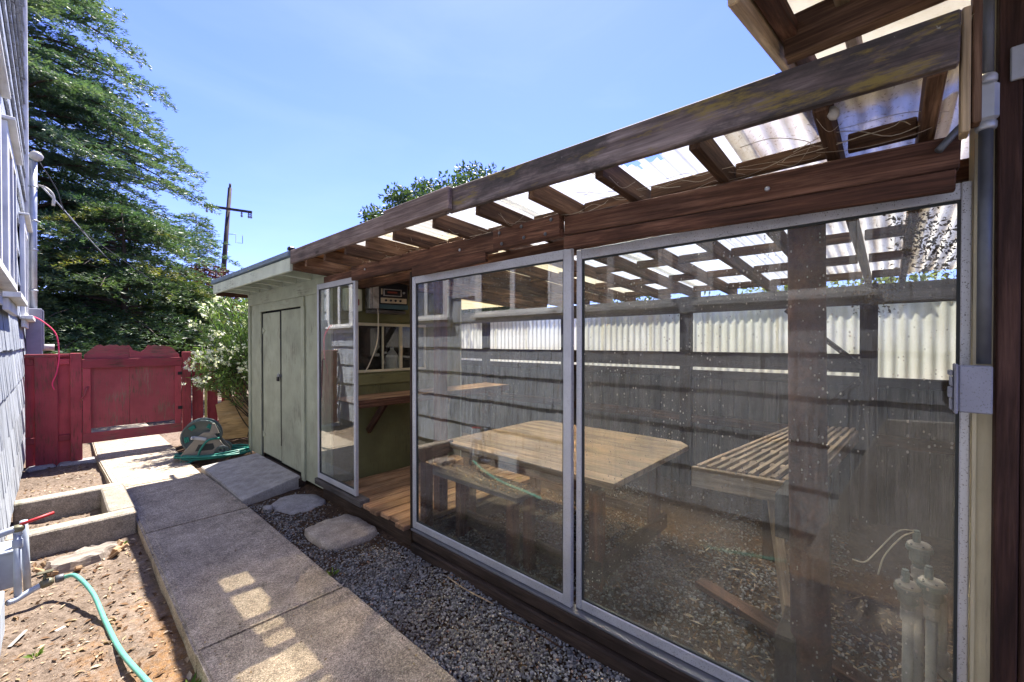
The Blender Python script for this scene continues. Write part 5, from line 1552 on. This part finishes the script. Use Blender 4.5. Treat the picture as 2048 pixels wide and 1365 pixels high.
tube('step_bracket', [(5.7, 23.7, 6.9), (6.0, 23.5, 6.9), (6.0, 23.5, 6.5), (6.25, 23.4, 6.5), (6.25, 23.4, 6.9)], 0.015, M['steel'], up, 5)
lathe('splice_case', [(0.06, -0.25), (0.1, -0.2), (0.1, 0.2), (0.06, 0.25)], M['wire'], axis_m((5.45, 23.4, 5.05), (0.8, -0.6, 0)), up, 8)
for i, (z, sag) in enumerate(((5.05, 0.3), (4.55, 0.25), (3.75, 0.2))):
    o = tube('utility_wire', [(-14, 29.0, z + 0.4), (-4, 26.5, z - sag), (5.4, 23.45, z), (16, 20.0, z - sag * 1.5), (30, 16, z + 0.3)], 0.022, M['wire'], None, 5, 8)
    tag(o, ['upper cable running past the utility pole', 'middle cable running past the utility pole', 'lowest cable running past the utility pole'][i], 'cable', 'cables along the utility pole')

# ------------------------------------------------------------------ gravel, litter, weeds
ico = bmesh.new(); bmesh.ops.create_icosphere(ico, subdivisions=1, radius=1.0)
IV = np.array([v.co[:] for v in ico.verts]); IF = np.array([[v.index for v in f.verts] for f in ico.faces]); ico.free()
def stones(name, label, pos, size, rg, tone=None):
    n = len(pos)
    Rm = rot_batch(n, rg)
    sc = size[:, None] * (np.array([1.0, 0.78, 0.55]) * (0.75 + 0.5 * rg.random((n, 3))))
    base = IV[None] * (0.8 + 0.4 * rg.random((n, len(IV)))[..., None])
    loc = base * sc[:, None, :]
    # keep stones lying flat-ish: random yaw then a small tilt
    a = rg.random(n) * 2 * math.pi; b_ = rg.normal(size=n) * 0.45
    ca, sa, cb, sb_ = np.cos(a), np.sin(a), np.cos(b_), np.sin(b_)
    x, y, z = loc[..., 0], loc[..., 1], loc[..., 2]
    y2 = y * cb[:, None] - z * sb_[:, None]; z2 = y * sb_[:, None] + z * cb[:, None]
    x3 = x * ca[:, None] - y2 * sa[:, None]; y3 = x * sa[:, None] + y2 * ca[:, None]
    v = np.stack([x3, y3, z2], -1) + pos[:, None, :]
    f = (IF[None] + (np.arange(n) * len(IV))[:, None, None]).reshape(-1, 3)
    at = rg.random(n) if tone is None else tone
    me = np_mesh(name, v.reshape(-1, 3), f, 3, False, np.repeat(at, len(IV)))
    o = link(name, me, M['gravel'], Matrix.Identity(4))
    o['kind'] = 'stuff'; o['label'] = label; o['category'] = 'gravel'
    return o
rg = np.random.default_rng(51)
def blocked(x, y):
    b = ((x - 1.70) / 0.25) ** 4 + ((y - 3.6) / 0.31) ** 4 < 1
    b |= ((x - 1.73) / 0.24) ** 4 + ((y - 4.6) / 0.29) ** 4 < 1
    return b
def bed_h(x, y):
    return np.array([-0.045 + mnoise.fractal(Vector((a * 2.5, b * 2.5, 3.3)), 1.0, 2.0, 5) * 0.025 for a, b in zip(x, y)])
N = 26000
x = rg.uniform(1.325, 1.925, N); y = rg.uniform(0.35, 4.9, N)
patch = np.array([mnoise.noise(Vector((a * 3.2, b * 3.2, 9.1))) for a, b in zip(x, y)])
keep = ~blocked(x, y)
thin = np.where(y > 2.9, 0.50 - 0.24 * np.clip((y - 2.9) / 1.2, 0, 1), 0.96) + patch * 0.55 - np.where((x > 1.8) & (y > 2.2), 0.25, 0)
keep &= rg.random(N) < thin
x, y = x[keep], y[keep]
z = bed_h(x, y) + np.where(y > 2.9, 0.004, 0.012) + rg.random(len(x)) * 0.012
stones('gravel', 'blue-grey crushed gravel between the path and the glass doors', np.stack([x, y, z], 1), 0.0058 + 0.0062 * rg.random(len(x)) ** 1.8, rg)
N = 19000
x = rg.uniform(2.04, 4.6, N); y = rg.uniform(-0.4, 2.88, N)
patch = np.array([mnoise.noise(Vector((a * 1.6, b * 1.6, 5.1))) for a, b in zip(x, y)])
keep = rg.random(N) < 0.9 + patch * 0.8 - np.clip((x - 3.0) / 1.6, 0, 0.8) - np.where(y < 0.25, 0.45, 0)
x, y = x[keep], y[keep]
z = bed_h(x, y) + 0.010 + rg.random(len(x)) * 0.01
stones('gravel', 'dusty greenish gravel on the floor behind the glass', np.stack([x, y, z], 1), 0.0068 + 0.0075 * rg.random(len(x)) ** 1.8, rg, np.clip(rg.random(len(x)) * 1.0, 0, 1))

def litter(name, label, x, y, z, Ls, Ws, rg, mat, cat, lift=0.3):
    n = len(x)
    a = rg.random(n) * 2 * math.pi
    d = unit(np.stack([np.cos(a), np.sin(a), rg.normal(size=n) * lift], 1))
    s_ = unit(np.stack([-np.sin(a), np.cos(a), rg.normal(size=n) * lift], 1))
    p = np.stack([x, y, z], 1)
    L = Ls[:, None]; W = Ws[:, None]
    up_ = np.cross(d, s_)
    v = np.stack([p - d * L / 2, p + s_ * W / 2 + up_ * W * 0.2, p + d * L / 2, p - s_ * W / 2 + up_ * W * 0.2], 1).reshape(-1, 3)
    f = np.arange(n * 4).reshape(n, 4)
    me = np_mesh(name, v, f, 4, False, np.repeat(rg.random(n), 4))
    o = link(name, me, mat, Matrix.Identity(4))
    o['kind'] = 'stuff'; o['label'] = label; o['category'] = cat
def soil_h(x, y):
    return np.array([-0.12 + mnoise.fractal(Vector((a * 3, b * 3, 3.3)), 1.0, 2.0, 5) * 0.03 + soil_extra(a, b) for a, b in zip(x, y)])
n = 2600
x = rg.uniform(-0.25, 0.5, n); y = 1.5 + 7.2 * rg.random(n) ** 1.2
ok = ~((y > 5.15) & (y < 5.36)) & ~((y > 6.24) & (y < 6.45)) & ~((x > 0.31) & (y > 5.1) & (y < 6.5)) & ~((x > 0.38) & (y > 6.4))
x, y = x[ok], y[ok]; n = len(x)
sc = rg.random(n) ** 3
litter('wood_chips', 'small wood chips and dead leaves scattered on the soil', x, y, soil_h(x, y) + 0.006, 0.012 + 0.05 * sc, 0.007 + 0.02 * sc, rg, M['litter'], 'debris')
n = 1700
x = rg.uniform(2.06, 3.6, n); y = rg.uniform(-0.35, 1.5, n)
ok = rg.random(n) < np.clip(1.35 - y, 0.15, 1) 
x, y = x[ok], y[ok]; n = len(x)
litter('leaf_litter', 'dry straw and leaf litter on the floor inside the glass', x, y, bed_h(x, y) + 0.03, 0.02 + 0.07 * rg.random(n) ** 2, 0.006 + 0.016 * rg.random(n), rg, M['litter'], 'debris')
n = 1500
x = rg.uniform(1.33, 1.95, n); y = rg.uniform(1.6, 4.95, n)
ok = ~blocked(x, y) & (rg.random(n) < np.where(y > 2.9, 0.9, np.where(x > 1.78, 0.7, 0.12)))
x, y = x[ok], y[ok]; n = len(x)
litter('bark_litter', 'brown bark bits and dead leaves around the stepping stones', x, y, bed_h(x, y) + 0.014, 0.008 + 0.035 * rg.random(n) ** 3, 0.006 + 0.014 * rg.random(n) ** 2, rg, M['drydebris'], 'debris')
n = 420
x = rg.uniform(2.16, 2.4, n); y = rg.uniform(1.92, 2.98, n)
litter('bench_dust', 'crumbled debris lying on the low bench', x, y, np.full(n, 0.580), 0.006 + 0.03 * rg.random(n) ** 3, 0.006 + 0.014 * rg.random(n) ** 2, rg, M['litter'], 'debris')

n = 900
x = np.concatenate([rg.uniform(0.5, 0.62, n // 3), rg.uniform(1.18, 1.33, n // 3), rg.uniform(0.55, 1.3, n // 3)]); y = rg.uniform(1.2, 8.2, len(x))
litter('path_crumbs', 'soil crumbs and leaf bits along the path edges', x, y, np.where(y < 2.72, 0.019, 0.004), 0.005 + 0.02 * rg.random(len(x)) ** 3, 0.004 + 0.01 * rg.random(len(x)) ** 2, rg, M['drydebris'], 'debris', 0.1)

def weed(label, p, h, n, seed):
    rg = np.random.default_rng(seed)
    a = rg.random(n) * 2 * math.pi
    d = unit(np.stack([np.cos(a), np.sin(a), 0.3 + rg.random(n)], 1))
    pos = np.array(p)[None] + np.stack([np.cos(a), np.sin(a), a * 0], 1) * 0.008
    v, f = leaf_quads(pos, d, h * (0.5 + 0.7 * rg.random(n)), np.full(n, h * 0.28), rg)
    me = np_mesh('weed', v, f, 4, False, np.repeat(rg.random(n), 4))
    tag(link('weed', me, M['weed'], Matrix.Identity(4)), label, 'weed')
weed('tiny green weed near the front corner of the planter', (0.40, 4.95, -0.11), 0.035, 16, 1)
weed('small weed tuft growing at the path edge by the hose', (0.455, 2.62, -0.12), 0.07, 30, 2)
weed('small weed in the soil behind the planter', (0.12, 7.0, -0.09), 0.05, 16, 3)
weed('green weed sprig in the gravel by the path joint', (1.35, 2.98, -0.03), 0.05, 20, 4)
weed('small weed low in the soil beside the fallen white strip', (-0.08, 3.55, -0.115), 0.05, 14, 5)
for (p, q, w, lb) in (((-0.18, 3.76, -0.108), (-0.12, 3.90, -0.106), 0.018, 'white paint strip lying on the soil below the tap'),
                      ((0.0, 3.75, -0.105), (0.04, 3.77, -0.103), 0.025, 'small white flake lying on the soil near the hose')):
    tag(bar('paint_flake', p, q, w, 0.003, M['pvc'], None, b=0.001), lb, 'flake')
o = tube('dry_twig', [(1.86, 2.3, 0.0), (1.84, 2.1, 0.005), (1.86, 1.85, 0.0)], 0.004, M['paletrim'], None, 5, 4)
tag(o, 'thin dry twig on the gravel beside the sill', 'twig')
o = tube('dry_twig', [(1.80, 1.75, 0.0), (1.83, 1.55, 0.008), (1.84, 1.30, 0.0)], 0.004, M['rafter'], None, 5, 4)
tag(o, 'long brown twig on the gravel near the door joint', 'twig')

# cobwebs and dry vines on the beams; clump in the upper right corner behind the glass
rs = random.Random(77)
cw = thing('dry_vine', 'tangled pale dry vine and cobweb strands along the header beam', 'vine', (1.93, 0.5, 2.35))
for i in range(34):
    y0 = rs.uniform(-0.15, 3.6)
    pts = []
    p = Vector((1.90 + rs.uniform(-0.02, 0.06), y0, 2.355 + rs.uniform(0.0, 0.02)))
    for k_ in range(5):
        pts.append(p.copy())
        p += Vector((rs.uniform(-0.03, 0.03), rs.uniform(0.02, 0.12), rs.uniform(-0.03, 0.035)))
    tube('strand', pts, rs.uniform(0.0007, 0.0016), M['cobweb'], cw, 4, 4)
for i in range(16):
    y0 = rs.choice(RY[1:10])
    p = Vector((rs.uniform(1.62, 1.85), y0 + rs.choice((-1, 1)) * 0.03, 2.37 + rs.uniform(0.0, 0.05)))
    q = Vector((p.x + rs.uniform(0.03, 0.15), p.y + rs.uniform(-0.18, 0.18), 2.36 + rs.uniform(-0.03, 0.02)))
    m_ = (p + q) / 2 - Vector((0, 0, rs.uniform(0.02, 0.06)))
    tube('strand', [p, m_, q], 0.0007, M['cobweb'], cw, 4, 5)
rg = np.random.default_rng(61)
n = 1000
c_ = np.array([[2.10, -0.10, 2.06], [2.12, -0.06, 1.98], [2.09, -0.13, 1.92], [2.2, 0.0, 1.86], [2.15, -0.03, 2.1], [2.25, 0.07, 1.84], [2.1, -0.15, 2.0]])
ci = rg.integers(len(c_), size=n)
pos = c_[ci] + rg.normal(size=(n, 3)) * np.array([0.025, 0.03, 0.035])
d = unit(rg.normal(size=(n, 3)))
v, f = leaf_quads(pos, d, 0.006 + 0.02 * rg.random(n) ** 2, 0.004 + 0.009 * rg.random(n), rg)
me = np_mesh('dead_leaf_clump', v, f, 4, False, np.repeat(rg.random(n) * 0.5, 4))
o = link('dead_leaf_clump', me, M['drydebris'], Matrix.Identity(4))
tag(o, 'clump of dead leaves caught in cobwebs in the upper glass corner', 'dead leaves', kind='stuff')
print('conifer leaves', nq)
